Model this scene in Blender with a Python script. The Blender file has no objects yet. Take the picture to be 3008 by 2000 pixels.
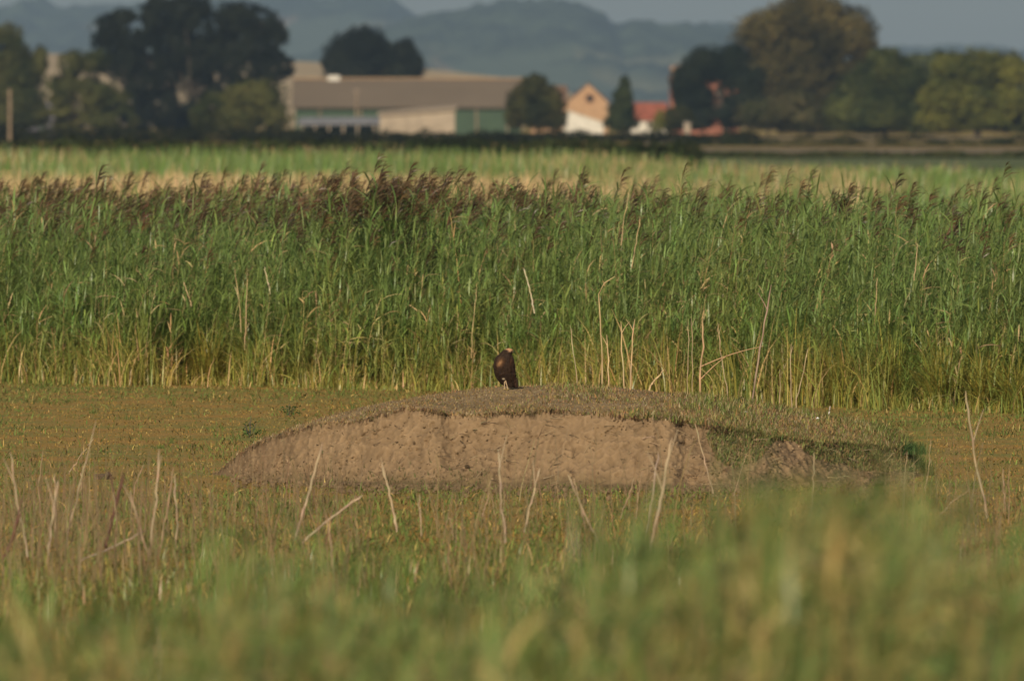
import bpy, bmesh, math
import numpy as np
from mathutils import Vector, Matrix

SC = bpy.context.scene
COL = SC.collection
RNG = np.random.default_rng(7)

# ------------------------------------------------------------------ camera
F = 300.0 / 23.7 * 3008.0          # focal length in photo pixels
HZ = 335.0                          # photo row of the true horizon
CAMH = 3.4
cam = bpy.data.cameras.new('camera')
cam.lens = 300.0
cam.sensor_width = 23.7
cam.clip_start = 1.0
cam.clip_end = 40000.0
cam.dof.use_dof = True
cam.dof.focus_distance = 131.0
cam.dof.aperture_fstop = 3.6
cam_o = bpy.data.objects.new('camera', cam)
COL.objects.link(cam_o)
cam_o.location = (0, 0, CAMH)
cam_o.rotation_euler = (math.pi / 2 - math.atan((1000 - HZ) / F), 0, 0)
SC.camera = cam_o

# ------------------------------------------------------------------ sky, sun, exposure
SUN_EL, SUN_AZ = 30.0, 196.0        # azimuth clockwise from +Y (view direction)
world = bpy.data.worlds.new('World')
SC.world = world
world.use_nodes = True
wn, wl = world.node_tree.nodes, world.node_tree.links
sky = wn.new('ShaderNodeTexSky')
sky.sky_type = 'NISHITA'
sky.sun_disc = False
sky.sun_elevation = math.radians(SUN_EL)
sky.sun_rotation = math.radians(SUN_AZ)
sky.air_density = 1.0
sky.dust_density = 1.0
sky.ozone_density = 1.6
wl.new(sky.outputs[0], wn['Background'].inputs[0])
wn['Background'].inputs[1].default_value = 0.053
sun = bpy.data.lights.new('sun', 'SUN')
sun.energy = 4.6
sun.angle = math.radians(0.53)
sun.color = (1.0, 0.88, 0.66)
sun_o = bpy.data.objects.new('sun', sun)
COL.objects.link(sun_o)
_a, _e = math.radians(SUN_AZ), math.radians(SUN_EL)
sd = Vector((math.sin(_a) * math.cos(_e), math.cos(_a) * math.cos(_e), math.sin(_e)))
sun_o.rotation_euler = sd.to_track_quat('Z', 'Y').to_euler()
SC.view_settings.view_transform = 'Standard'
SC.view_settings.look = 'None'
SC.view_settings.gamma = 1.0
SC.view_settings.exposure = 0.0
SC.cycles.use_denoising = True
SC.cycles.max_bounces = 6
SC.cycles.volume_bounces = 0

# ------------------------------------------------------------------ helpers
def P(px, py, d):
    """photo pixel -> point at distance d (metres along the view axis)"""
    return np.array([(px - 1504.0) / F * d, d, CAMH - (py - HZ) / F * d])

def GD(py, z=0.0):
    """distance at which photo row py meets the ground plane z"""
    return (CAMH - z) * F / (py - HZ)

def tag(o, label=None, cat=None, group=None, kind=None):
    if label: o['label'] = label
    if cat: o['category'] = cat
    if group: o['group'] = group
    if kind: o['kind'] = kind
    return o

def empty(name, loc=(0, 0, 0)):
    o = bpy.data.objects.new(name, None)
    o.location = loc
    o.empty_display_size = 0.2
    COL.objects.link(o)
    return o

def link(name, me, mat, parent=None):
    o = bpy.data.objects.new(name, me)
    if mat is not None and len(me.materials) == 0:
        me.materials.append(mat)
    COL.objects.link(o)
    if parent is not None:
        o.parent = parent
        o.matrix_parent_inverse = Matrix.Translation(-Vector(parent.location))
    return o

def mesh_np(name, V, Fq, mat, col=None, parent=None, smooth=False):
    V = np.asarray(V, np.float32).reshape(-1, 3)
    Fq = np.asarray(Fq, np.int32)
    n, k = Fq.shape
    me = bpy.data.meshes.new(name)
    me.vertices.add(len(V)); me.vertices.foreach_set('co', V.ravel())
    me.loops.add(n * k); me.loops.foreach_set('vertex_index', Fq.ravel())
    me.polygons.add(n); me.polygons.foreach_set('loop_start', np.arange(n, dtype=np.int32) * k)
    me.polygons.foreach_set('use_smooth', np.full(n, bool(smooth)))
    if col is not None:
        ca = me.color_attributes.new('Col', 'FLOAT_COLOR', 'POINT')
        c4 = np.ones((len(V), 4), np.float32); c4[:, :3] = np.asarray(col, np.float32).reshape(-1, 3)
        ca.data.foreach_set('color', c4.ravel())
    me.update(calc_edges=True)
    return link(name, me, mat, parent)

def vnoise(p, seed=0):
    """value noise, p (...,3) -> 0..1"""
    p = np.asarray(p, np.float64)
    i = np.floor(p).astype(np.int64); f = p - i; f = f * f * (3 - 2 * f)
    def h(x, y, z):
        n = (x * 374761393 + y * 668265263 + z * 2147483647 + seed * 974634777) & 0xffffffff
        n = ((n ^ (n >> 13)) * 1274126177) & 0xffffffff
        return ((n ^ (n >> 16)) & 0xffff) / 65535.0
    r = 0
    for dx in (0, 1):
        for dy in (0, 1):
            for dz in (0, 1):
                w = (f[..., 0] if dx else 1 - f[..., 0]) * (f[..., 1] if dy else 1 - f[..., 1]) * (f[..., 2] if dz else 1 - f[..., 2])
                r = r + w * h(i[..., 0] + dx, i[..., 1] + dy, i[..., 2] + dz)
    return r

def fbm(p, oct=4, seed=0):
    p = np.asarray(p, np.float64); a, s, t = 0.5, 0, 0
    for o in range(oct):
        s = s + a * vnoise(p * 2 ** o + 17.3 * o, seed + o); t += a; a *= 0.5
    return s / t

def p3(x, y, z=0.0):
    return np.stack(np.broadcast_arrays(x, y, z), -1)

class Batch:
    """collects ribbons and tubes of vertices, quads and colours"""
    def __init__(s): s.V, s.F, s.C, s.n = [], [], [], 0
    def add(s, V, Fq, C):
        s.V.append(V.reshape(-1, 3)); s.F.append(Fq.reshape(-1, 4) + s.n); s.C.append(C.reshape(-1, 3)); s.n += len(s.V[-1])
    def ribbons(s, Pt, W, side, C):
        """Pt (n,k,3), W (n,k), side (n,3) or (n,k,3), C (n,k,3)"""
        n, k = Pt.shape[:2]
        if side.ndim == 2: side = side[:, None, :]
        o = side * W[..., None] * 0.5
        V = np.stack([Pt - o, Pt + o], 2)
        CC = np.broadcast_to(C[:, :, None, :], (n, k, 2, 3))
        b = (np.arange(n) * k * 2)[:, None] + np.arange(k - 1)[None] * 2
        s.add(V, np.stack([b, b + 1, b + 3, b + 2], -1), np.ascontiguousarray(CC))
    def tubes(s, Pt, R, C, sides=4):
        n, k = Pt.shape[:2]
        T = np.gradient(Pt, axis=1); T /= np.linalg.norm(T, axis=-1, keepdims=True) + 1e-9
        ref = np.where(np.abs(T[..., 2:3]) > 0.8, np.array([0.0, 1.0, 0.0]), np.array([0.0, 0.0, 1.0]))
        A = np.cross(T, ref); A /= np.linalg.norm(A, axis=-1, keepdims=True) + 1e-9
        B = np.cross(T, A)
        th = np.arange(sides) / sides * 2 * np.pi
        V = Pt[:, :, None] + R[..., None, None] * (np.cos(th)[:, None] * A[:, :, None] + np.sin(th)[:, None] * B[:, :, None])
        CC = np.broadcast_to(C[:, :, None, :], (n, k, sides, 3))
        b = (np.arange(n) * k * sides)[:, None, None] + (np.arange(k - 1) * sides)[None, :, None]
        j = np.arange(sides); j2 = (j + 1) % sides
        s.add(V, np.stack([b + j, b + j2, b + sides + j2, b + sides + j], -1), np.ascontiguousarray(CC))
    def build(s, name, mat, parent=None, smooth=True):
        return mesh_np(name, np.concatenate(s.V), np.concatenate(s.F), mat, np.concatenate(s.C), parent, smooth)

def nrm(v): return v / (np.linalg.norm(v, axis=-1, keepdims=True) + 1e-9)
def rdir(n):
    a = RNG.uniform(0, 2 * np.pi, n); return np.stack([np.cos(a), np.sin(a), np.zeros(n)], -1)
def jit(C, amt, n=None):
    """colour rows with brightness jitter"""
    C = np.asarray(C, float); n = n or len(C)
    return np.clip(C * (1 + RNG.normal(0, amt, (n, 1))) * (1 + RNG.normal(0, amt * 0.3, (n, 3))), 0.004, 1)

# ------------------------------------------------------------------ materials
def mat_plain(name, col, rough=0.8, noise=0.15, scale=3.0, spec=0.2, bump=0.0):
    m = bpy.data.materials.new(name); m.use_nodes = True
    nt = m.node_tree; N, L = nt.nodes, nt.links; b = N['Principled BSDF']
    tc = N.new('ShaderNodeTexCoord'); nz = N.new('ShaderNodeTexNoise')
    nz.inputs['Scale'].default_value = scale; nz.inputs['Detail'].default_value = 6
    L.new(tc.outputs['Object'], nz.inputs['Vector'])
    mr = N.new('ShaderNodeMapRange'); mr.inputs['From Min'].default_value = 0.3; mr.inputs['From Max'].default_value = 0.7
    mr.inputs['To Min'].default_value = 1 - noise * 1.5; mr.inputs['To Max'].default_value = 1 + noise
    L.new(nz.outputs['Fac'], mr.inputs['Value'])
    mx = N.new('ShaderNodeVectorMath'); mx.operation = 'SCALE'; mx.inputs[0].default_value = col
    L.new(mr.outputs[0], mx.inputs['Scale']); L.new(mx.outputs[0], b.inputs['Base Color'])
    b.inputs['Roughness'].default_value = rough; b.inputs['Specular IOR Level'].default_value = spec
    if bump:
        bp = N.new('ShaderNodeBump'); bp.inputs['Strength'].default_value = bump; bp.inputs['Distance'].default_value = 0.05
        L.new(nz.outputs['Fac'], bp.inputs['Height']); L.new(bp.outputs[0], b.inputs['Normal'])
    return m

def mat_attr(name, rough=0.6, spec=0.25, trans=0.0, bump=None, gain=1.0):
    """base colour from the piece's own colour attribute, optional light passing through leaves"""
    m = bpy.data.materials.new(name); m.use_nodes = True
    nt = m.node_tree; N, L = nt.nodes, nt.links; b = N['Principled BSDF']
    at = N.new('ShaderNodeAttribute'); at.attribute_name = 'Col'
    gn = N.new('ShaderNodeVectorMath'); gn.operation = 'SCALE'; gn.inputs['Scale'].default_value = gain
    L.new(at.outputs['Color'], gn.inputs[0]); L.new(gn.outputs[0], b.inputs['Base Color'])
    b.inputs['Roughness'].default_value = rough; b.inputs['Specular IOR Level'].default_value = spec
    if trans:
        tr = N.new('ShaderNodeBsdfTranslucent'); mx = N.new('ShaderNodeMixShader')
        L.new(gn.outputs[0], tr.inputs['Color'])
        mx.inputs[0].default_value = trans
        L.new(b.outputs[0], mx.inputs[1]); L.new(tr.outputs[0], mx.inputs[2])
        L.new(mx.outputs[0], N['Material Output'].inputs['Surface'])
    if bump:
        tc = N.new('ShaderNodeTexCoord'); nz = N.new('ShaderNodeTexNoise'); nz.inputs['Scale'].default_value = bump[0]; nz.inputs['Detail'].default_value = 8
        L.new(tc.outputs['Object'], nz.inputs['Vector'])
        bp = N.new('ShaderNodeBump'); bp.inputs['Strength'].default_value = bump[1]; bp.inputs['Distance'].default_value = bump[2]
        L.new(nz.outputs['Fac'], bp.inputs['Height']); L.new(bp.outputs[0], b.inputs['Normal'])
    return m

M_LEAF = mat_attr('reed_leaf', 0.38, 0.42, 0.38, None, 1.6)
M_WEED = mat_attr('low_weed', 0.8, 0.12, 0.35, None, 1.45)
M_TREE = mat_attr('tree_leaf', 0.8, 0.04, 0.15, None, 1.05)
M_BARK = mat_plain('bark', (0.07, 0.055, 0.04), 0.9, 0.3, 2.0)
M_STALK = mat_attr('dry_stalk', 0.55, 0.3, 0.0, (60, 0.4, 0.004))
M_HILL = mat_attr('hill_cover', 0.95, 0.05)
M_MOUND = mat_attr('mound_earth', 0.95, 0.1, 0.0, (11, 0.7, 0.03))
M_CLOD = mat_plain('clod', (0.10, 0.07, 0.045), 0.95, 0.3, 20)

# ------------------------------------------------------------------ ground
def mat_ground():
    m = bpy.data.materials.new('marsh_ground'); m.use_nodes = True
    nt = m.node_tree; N, L = nt.nodes, nt.links; b = N['Principled BSDF']
    tc = N.new('ShaderNodeTexCoord')
    n1 = N.new('ShaderNodeTexNoise'); n1.inputs['Scale'].default_value = 0.6; n1.inputs['Detail'].default_value = 8
    n2 = N.new('ShaderNodeTexNoise'); n2.inputs['Scale'].default_value = 12; n2.inputs['Detail'].default_value = 6
    for n in (n1, n2): L.new(tc.outputs['Object'], n.inputs['Vector'])
    r1 = N.new('ShaderNodeValToRGB'); e = r1.color_ramp.elements
    e[0].position, e[0].color = 0.35, (0.31, 0.185, 0.055, 1); e[1].position, e[1].color = 0.68, (0.19, 0.175, 0.05, 1)
    L.new(n1.outputs['Fac'], r1.inputs[0])
    mr = N.new('ShaderNodeMapRange'); mr.inputs['To Min'].default_value = 0.55; mr.inputs['To Max'].default_value = 1.4
    L.new(n2.outputs['Fac'], mr.inputs['Value'])
    mx = N.new('ShaderNodeVectorMath'); mx.operation = 'SCALE'
    L.new(r1.outputs[0], mx.inputs[0]); L.new(mr.outputs[0], mx.inputs['Scale'])
    L.new(mx.outputs[0], b.inputs['Base Color']); b.inputs['Roughness'].default_value = 0.95; b.inputs['Specular IOR Level'].default_value = 0.1
    bp = N.new('ShaderNodeBump'); bp.inputs['Strength'].default_value = 0.6; bp.inputs['Distance'].default_value = 0.03
    L.new(n2.outputs['Fac'], bp.inputs['Height']); L.new(bp.outputs[0], b.inputs['Normal'])
    return m
gx = np.array([-3500, -800, -120, -30, -12, -6, 0, 6, 12, 30, 120, 800, 3500.0])
gy = np.array([-300, 0, 40, 80, 120, 170, 300, 700, 1500, 3000, 8000, 21000.0])
X, Y = np.meshgrid(gx, gy); nx, ny = len(gx), len(gy)
idx = np.arange(nx * ny).reshape(ny, nx)
quads = np.stack([idx[:-1, :-1], idx[:-1, 1:], idx[1:, 1:], idx[1:, :-1]], -1).reshape(-1, 4)
tag(mesh_np('ground', p3(X, Y, 0 * X), quads, mat_ground()), kind='structure')

def sheet(name, x0, x1, y0, y1, z, mat):
    me_v = [(x0, y0, z), (x1, y0, z), (x1, y1, z), (x0, y1, z)]
    return tag(mesh_np(name, me_v, [[0, 1, 2, 3]], mat), kind='structure')
M_STUB = mat_plain('stubble', (0.18, 0.135, 0.08), 0.95, 0.35, 0.09)
sheet('rough_pasture', -90, 130, 520, 1005, 0.03, mat_plain('pasture', (0.10, 0.12, 0.045), 0.95, 0.4, 0.08))
sheet('stubble_field', 12, 90, 1010, 1290, 0.03, M_STUB)
sheet('stubble_field', 14, 110, 1400, 1540, 0.03, M_STUB)
sheet('stubble_field', 18, 110, 1650, 1930, 0.03, M_STUB)

# ------------------------------------------------------------------ hills
def profile(pts, px): 
    a = np.array(pts, float); return np.interp(px, a[:, 0], a[:, 1])
def hill(name, d, depth, pts, dpx, nx, ny, wood_fn, seed, amp, cell):
    """ridge line pts in photo pixels seen at distance d; the slope starts depth metres nearer"""
    px = np.linspace(-700, 3700, nx); t = np.linspace(0, 1.25, ny)
    PX, T = np.meshgrid(px, t)
    yr = profile(pts, PX); H = CAMH + (HZ - yr) / F * d
    D = d - depth + depth * T
    s = np.clip(T, 0, 1); prof = s * s * (3 - 2 * s) * 0.55 + s * 0.45
    prof = np.where(T > 1, 1 - (T - 1) * 1.2, prof)
    Xw = (PX - 1504) / F * d
    base = p3(Xw / cell / 9, D / cell / 9 * 0.5)
    roll = (fbm(base, 3, seed) - 0.5) * 0.25 * H * np.sin(np.pi * np.clip(T, 0, 1))
    wood = wood_fn(PX, T, fbm(p3(Xw / cell / 5, D / cell / 16), 4, seed + 9))
    canopy = (fbm(p3(Xw / cell, D / cell / 2), 3, seed + 20) ** 1.2) * amp * wood
    Z = H * prof + roll + canopy - 0.5
    Z[0] = -1.0
    c_wood = np.array([0.035, 0.046, 0.026]) * (0.35 + 1.5 * fbm(p3(Xw / cell / 1.6, D / cell / 3), 3, seed + 60)[..., None] ** 1.5 * 1.6)
    fv = vnoise(p3(Xw / cell / 7, D / cell / 30), seed + 40)[..., None]
    c_field = np.where(fv > 0.62, np.array([0.26, 0.20, 0.12]), np.where(fv > 0.3, np.array([0.085, 0.105, 0.06]), np.array([0.13, 0.13, 0.07])))
    C = c_wood * wood[..., None] + c_field * (1 - wood[..., None])
    i = np.arange(nx * ny).reshape(ny, nx)
    q = np.stack([i[:-1, :-1], i[:-1, 1:], i[1:, 1:], i[1:, :-1]], -1).reshape(-1, 4)
    return tag(mesh_np(name, p3(Xw, D, Z), q, M_HILL, C, None, True), kind='structure')
def wood_far(PX, T, n):
    return np.clip((n - 0.40 + 0.35 * np.clip((T - 0.72) / 0.2, 0, 1)) * 8, 0, 1)
def wood_near(PX, T, n):
    return np.clip((n - 0.46 + 0.40 * np.clip((T - 0.45) / 0.2, 0, 1) - 0.16 * np.exp(-((T - 0.32) / 0.1) ** 2)) * 8, 0, 1)
hill('far_hills', 16500, 3500, [(-700, 40), (0, 52), (120, 20), (180, 45), (260, 45), (420, 30), (700, 22), (850, 14), (960, 18), (1080, 12), (1150, 18), (1200, 60), (1240, 85), (1500, 80), (1760, 95), (1900, 92), (2050, 98), (2160, 95), (2300, 120), (2600, 165), (2720, 158), (2860, 165), (3008, 175), (3700, 180)], 0, 900, 90, wood_far, 3, 22, 24)
hill('wooded_hills', 13500, 2800, [(-700, 250), (300, 240), (900, 190), (1100, 110), (1220, 78), (1290, 62), (1390, 45), (1470, 28), (1560, 22), (1640, 28), (1720, 45), (1775, 70), (1800, 100), (1850, 85), (1930, 96), (2060, 100), (2300, 160), (2700, 200), (3700, 230)], 0, 900, 90, wood_near, 11, 18, 18)
# nearer rise with the cut corn field
def low_rise():
    px = np.linspace(-700, 2300, 240); t = np.linspace(0, 1.4, 40)
    PX, T = np.meshgrid(px, t)
    yr = profile([(-700, 150), (200, 158), (500, 172), (900, 180), (1270, 203), (1500, 230), (1640, 262), (1800, 310), (2000, 335), (2300, 345)], PX)
    d = 4300.0; H = np.maximum(CAMH + (HZ - yr) / F * d, 0.0)
    s = np.clip(T, 0, 1); Z = H * (s * s * (3 - 2 * s)); Z = np.where(T > 1, H * (1 - (T - 1) * 2), Z) - 0.3
    D = d - 1200 + 1200 * T; Xw = (PX - 1504) / F * d
    n = fbm(p3(Xw / 30, D / 120), 3, 5)[..., None]
    C = np.array([0.40, 0.30, 0.18]) * (0.8 + 0.4 * n)
    i = np.arange(PX.size).reshape(PX.shape)
    q = np.stack([i[:-1, :-1], i[:-1, 1:], i[1:, 1:], i[1:, :-1]], -1).reshape(-1, 4)
    tag(mesh_np('cornfield_rise', p3(Xw, D, Z), q, M_HILL, C, None, True), kind='structure')
low_rise()

# ------------------------------------------------------------------ trees
def leaf_cloud(lobes, n_per, size, cols, hole=0.42, hscale=2.2, seed=0):
    """lobes: (centre, radii); small leaf faces in the outer shell of every lobe, with gaps"""
    Vs, Cs = [], []
    for li, (c, r) in enumerate(lobes):
        c, r = np.array(c), np.array(r)
        n = int(n_per * (r[0] * r[2] + r[0] * r[1] + r[1] * r[2]) / 3)
        u = nrm(RNG.normal(0, 1, (n, 3)))
        rad = RNG.uniform(0.25, 1.0, n) ** 0.45
        lump = 0.55 + 0.9 * fbm(u * 3.0 + li * 5.1, 3, seed + 3)
        p = c + u * r * (rad * lump)[:, None]
        keep = (fbm(p / hscale, 3, seed + 1) > hole * RNG.uniform(0.8, 1.1, n)) & (p[:, 2] > 0.15)
        p, u = p[keep], u[keep]
        Vs.append((p, u)); 
        cl = fbm(p / (hscale * 1.6), 2, seed + 7)
        k = np.clip((cl - 0.3) * 2.2 + RNG.normal(0, 0.15, len(p)), 0, 1)[:, None]
        Cs.append(jit(np.array(cols[0]) * (1 - k) + np.array(cols[1]) * k, 0.15))
    p = np.concatenate([v[0] for v in Vs]); u = np.concatenate([v[1] for v in Vs]); C = np.concatenate(Cs)
    n = len(p)
    nn = nrm(u + RNG.normal(0, 0.55, (n, 3)))
    a = nrm(np.cross(nn, RNG.normal(0, 1, (n, 3)))); b = np.cross(nn, a)
    s = size * RNG.uniform(0.5, 1.3, (n, 1))
    V = np.stack([p - a * s * 0.5, p + b * s * 0.32, p + a * s * 0.5, p - b * s * 0.32], 1)
    return V, np.arange(n * 4).reshape(n, 4), np.repeat(C[:, None], 4, 1)

def tree(name, label, d, base_px, lobes_px, cols, cat='tree', group=None, size=0.55, n_per=420, hole=0.36, trunk_r=0.4, hscale=2.2, seed=0, depth=0.85):
    s = F / d
    bx = (base_px - 1504) / s
    root = tag(empty(name, (bx, d, 0)), label, cat, group)
    lobes = []
    for (px, py, rx, ry) in lobes_px:
        c = P(px, py, d); r = np.array([rx / s, (rx + ry) / 2 / s * depth, ry / s])
        c[1] += RNG.uniform(-0.25, 0.25) * r[1]
        lobes.append((c, r))
    V, Fq, C = leaf_cloud(lobes, n_per, size, cols, hole, hscale, seed)
    mesh_np('crown', V, Fq, M_TREE, C, root)
    b = Batch(); top = max(l[0][2] for l in lobes)
    k = 7; t = np.linspace(0, 1, k)
    cx = np.mean([l[0][0] for l in lobes])
    def limb(p0, p1, r0, r1):
        q = p0[None] * (1 - t[:, None]) + p1[None] * t[:, None]
        q = q + np.sin(t * np.pi)[:, None] * RNG.normal(0, 0.05, 3) * np.linalg.norm(p1 - p0)
        b.tubes(q[None], (r0 * (1 - t) + r1 * t)[None], np.full((1, k, 3), 0.05), 6)
    p0 = np.array([bx, d, -0.2]); p1 = np.array([bx * 0.6 + cx * 0.4, d, top * 0.75])
    limb(p0, p1, trunk_r, trunk_r * 0.3)
    for (c, r) in lobes:
        f = RNG.uniform(0.25, 0.55); st = p0 * (1 - f) + p1 * f
        limb(st, c + np.array([0, 0, r[2] * 0.3]), trunk_r * 0.45, trunk_r * 0.1)
    b.build('trunk', M_BARK, root, True)
    return root

DARK = ((0.008, 0.011, 0.008), (0.020, 0.024, 0.015))  # leaf colour darkened so the crowns look backlit
OLIVE = ((0.030, 0.038, 0.013), (0.095, 0.093, 0.030))
BROWN = ((0.038, 0.034, 0.013), (0.130, 0.103, 0.036))  # low tone imitates shaded hollows, high tone warm lit leaves
GREEN = ((0.028, 0.038, 0.014), (0.092, 0.100, 0.030))
LIME = ((0.050, 0.058, 0.016), (0.145, 0.142, 0.030))
# left group
tree('olive_tree', 'olive broad-crowned tree behind the wooden pole', 1950, 20, [(0, 150, 85, 80), (40, 220, 90, 80), (-30, 260, 90, 80), (60, 310, 80, 60), (120, 180, 22, 45), (10, 350, 110, 45), (100, 340, 50, 40)], OLIVE, seed=1)
tree('thorn_tree', 'small ragged olive thorn tree between the broad olive tree and dark trees', 1900, 215, [(210, 190, 45, 45), (280, 180, 45, 40), (190, 270, 60, 55), (270, 280, 75, 60), (330, 310, 60, 50), (200, 345, 90, 42), (320, 355, 90, 40)], OLIVE, hole=0.47, seed=2, trunk_r=0.25)
tree('dark_tree', 'dark blackish tree with loose ragged left side', 2050, 390, [(310, 95, 50, 50), (360, 70, 55, 45), (330, 140, 60, 40), (410, 120, 70, 55), (440, 70, 60, 50), (420, 250, 70, 55), (370, 310, 60, 50), (470, 310, 60, 50), (370, 190, 70, 55), (440, 185, 60, 50), (400, 355, 110, 42)], DARK, hscale=1.9, depth=0.7, hole=0.48, seed=3, trunk_r=0.55, n_per=480)
tree('dark_tree', 'tallest dark blackish tree, crown touching the two dark neighbours', 2080, 560, [(540, 55, 95, 75), (470, 40, 60, 50), (620, 70, 90, 75), (560, 140, 80, 50), (640, 160, 70, 50), (500, 230, 70, 50), (580, 250, 80, 60), (540, 310, 80, 55), (510, 150, 70, 60), (600, 200, 70, 55), (550, 355, 120, 42)], DARK, hscale=1.9, depth=0.7, hole=0.48, seed=4, trunk_r=0.6, n_per=480)
tree('dark_tree', 'dark blackish tree beside the barn gable, crown with sky gaps', 2060, 740, [(710, 60, 80, 60), (770, 75, 60, 55), (740, 140, 90, 55), (810, 120, 40, 60), (830, 195, 45, 35), (720, 210, 60, 50), (790, 215, 50, 40), (680, 280, 60, 50), (680, 160, 60, 60), (760, 270, 60, 50), (720, 340, 100, 45)], DARK, hscale=1.9, depth=0.7, hole=0.48, seed=5, trunk_r=0.55, n_per=480)
tree('willow_bush', 'pale olive willow bush at the foot of the dark trees beside the barn', 1800, 700, [(640, 320, 70, 55), (720, 290, 65, 55), (780, 290, 60, 60), (690, 350, 90, 40), (810, 340, 50, 45), (590, 340, 40, 35)], OLIVE, cat='bush', seed=6, trunk_r=0.2)
# clump behind the barn
G_CL = 'dark trees behind the barn'
tree('oak_tree', 'large round dark tree rising behind the barn roof', 2350, 1050, [(1030, 165, 75, 65), (1070, 140, 65, 60), (990, 190, 45, 45), (1110, 180, 70, 60), (1050, 230, 90, 60), (1060, 310, 60, 60)], DARK, hole=0.33, seed=8, trunk_r=0.5, n_per=480)
tree('oak_tree', 'smaller dark tree leaning out of the round tree behind the barn roof', 2340, 1190, [(1190, 155, 40, 45), (1215, 195, 35, 40), (1180, 215, 50, 45), (1200, 290, 40, 60)], DARK, hole=0.33, seed=9, trunk_r=0.35, n_per=480)
# middle
tree('round_tree', 'compact round olive tree between the long barn and gabled brick house', 1850, 1575, [(1570, 265, 50, 50), (1530, 310, 48, 52), (1610, 310, 48, 55), (1575, 335, 80, 48), (1510, 345, 30, 35), (1635, 350, 32, 32)], ((0.02, 0.025, 0.010), (0.075, 0.07, 0.022)), hole=0.3, seed=12, trunk_r=0.25)
tree('conifer', 'narrow pointed green conifer between brick gable and red roofed cottage', 1880, 1825, [(1835, 250, 18, 24), (1830, 285, 30, 30), (1830, 320, 40, 34), (1826, 355, 50, 34)], ((0.018, 0.028, 0.012), (0.045, 0.055, 0.022)), hole=0.26, seed=13, trunk_r=0.2, n_per=480)
tree('laurel_bush', 'round dark clipped bush in front of the brick house', 1850, 1990, [(1992, 345, 45, 38), (1975, 365, 36, 26), (2015, 362, 34, 26)], ((0.025, 0.03, 0.012), (0.055, 0.055, 0.02)), cat='bush', hole=0.25, seed=14, trunk_r=0.1, size=0.4, n_per=420)
tree('privet_bush', 'small yellow green bush against the red roofed cottage', 1840, 1936, [(1940, 352, 20, 32), (1928, 372, 18, 18)], LIME, cat='bush', hole=0.25, seed=15, trunk_r=0.08, size=0.35, n_per=420)
# right
tree('holm_oak', 'dark green tree standing before the brick house', 2000, 2130, [(2080, 185, 65, 50), (2030, 225, 50, 50), (2150, 180, 60, 50), (2190, 235, 60, 60), (2010, 285, 42, 60), (2190, 300, 60, 60), (2150, 340, 70, 45), (2060, 345, 60, 40), (2055, 285, 48, 45), (2150, 270, 42, 50), (2095, 215, 60, 30), (1998, 245, 32, 50)], ((0.010, 0.016, 0.011), (0.024, 0.03, 0.018)), hole=0.42, seed=16, trunk_r=0.45, n_per=480)
tree('chestnut_tree', 'huge domed brownish chestnut tree, tallest on the farm', 2120, 2380, [(2370, 55, 130, 80), (2270, 110, 115, 85), (2470, 110, 115, 90), (2380, 150, 140, 80), (2270, 190, 90, 70), (2490, 180, 75, 75), (2350, 240, 130, 70), (2430, 300, 110, 70), (2290, 300, 80, 70), (2360, 345, 150, 50), (2480, 350, 90, 45)], BROWN, hole=0.34, seed=17, trunk_r=0.8, n_per=330, hscale=3.2)
tree('hawthorn_bush', 'grey green bush with tan patches under the chestnut tree', 1880, 2250, [(2230, 340, 70, 45), (2300, 330, 60, 50), (2370, 345, 55, 40), (2340, 300, 45, 35)], ((0.04, 0.045, 0.02), (0.10, 0.085, 0.04)), cat='bush', hole=0.33, seed=18, trunk_r=0.15)
tree('ash_tree', 'dark green tree between the chestnut and the yellow green willow', 1960, 2600, [(2600, 200, 70, 65), (2540, 260, 70, 70), (2660, 240, 70, 60), (2590, 320, 100, 60), (2480, 330, 70, 50), (2680, 320, 60, 55), (2560, 355, 130, 40), (2680, 360, 80, 35)], GREEN, hole=0.36, seed=19, trunk_r=0.4)
tree('elder_bush', 'dark green shrubs filling the gap below the chestnut tree and willow', 1990, 2740, [(2500, 300, 60, 60), (2560, 350, 80, 40), (2700, 290, 60, 60), (2740, 345, 80, 45), (2650, 300, 70, 60)], GREEN, cat='bush', hole=0.3, seed=22, trunk_r=0.2)
tree('blue_spruce', 'far bluish treetop peeping between green tree and yellow green willow', 2900, 2720, [(2700, 200, 50, 40), (2760, 190, 50, 40), (2730, 270, 70, 60)], GREEN, hole=0.35, seed=20, trunk_r=0.4, size=0.8)
tree('willow_tree', 'broad yellow green willow at the edge of the stubble field', 1920, 2870, [(2800, 210, 70, 60), (2880, 205, 80, 60), (2960, 215, 70, 60), (2770, 285, 80, 60), (2860, 300, 100, 65), (2970, 300, 90, 70), (3060, 250, 80, 80), (2900, 350, 120, 40), (2780, 350, 90, 40), (3010, 355, 90, 38)], LIME, hole=0.35, seed=21, trunk_r=0.5)
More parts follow.
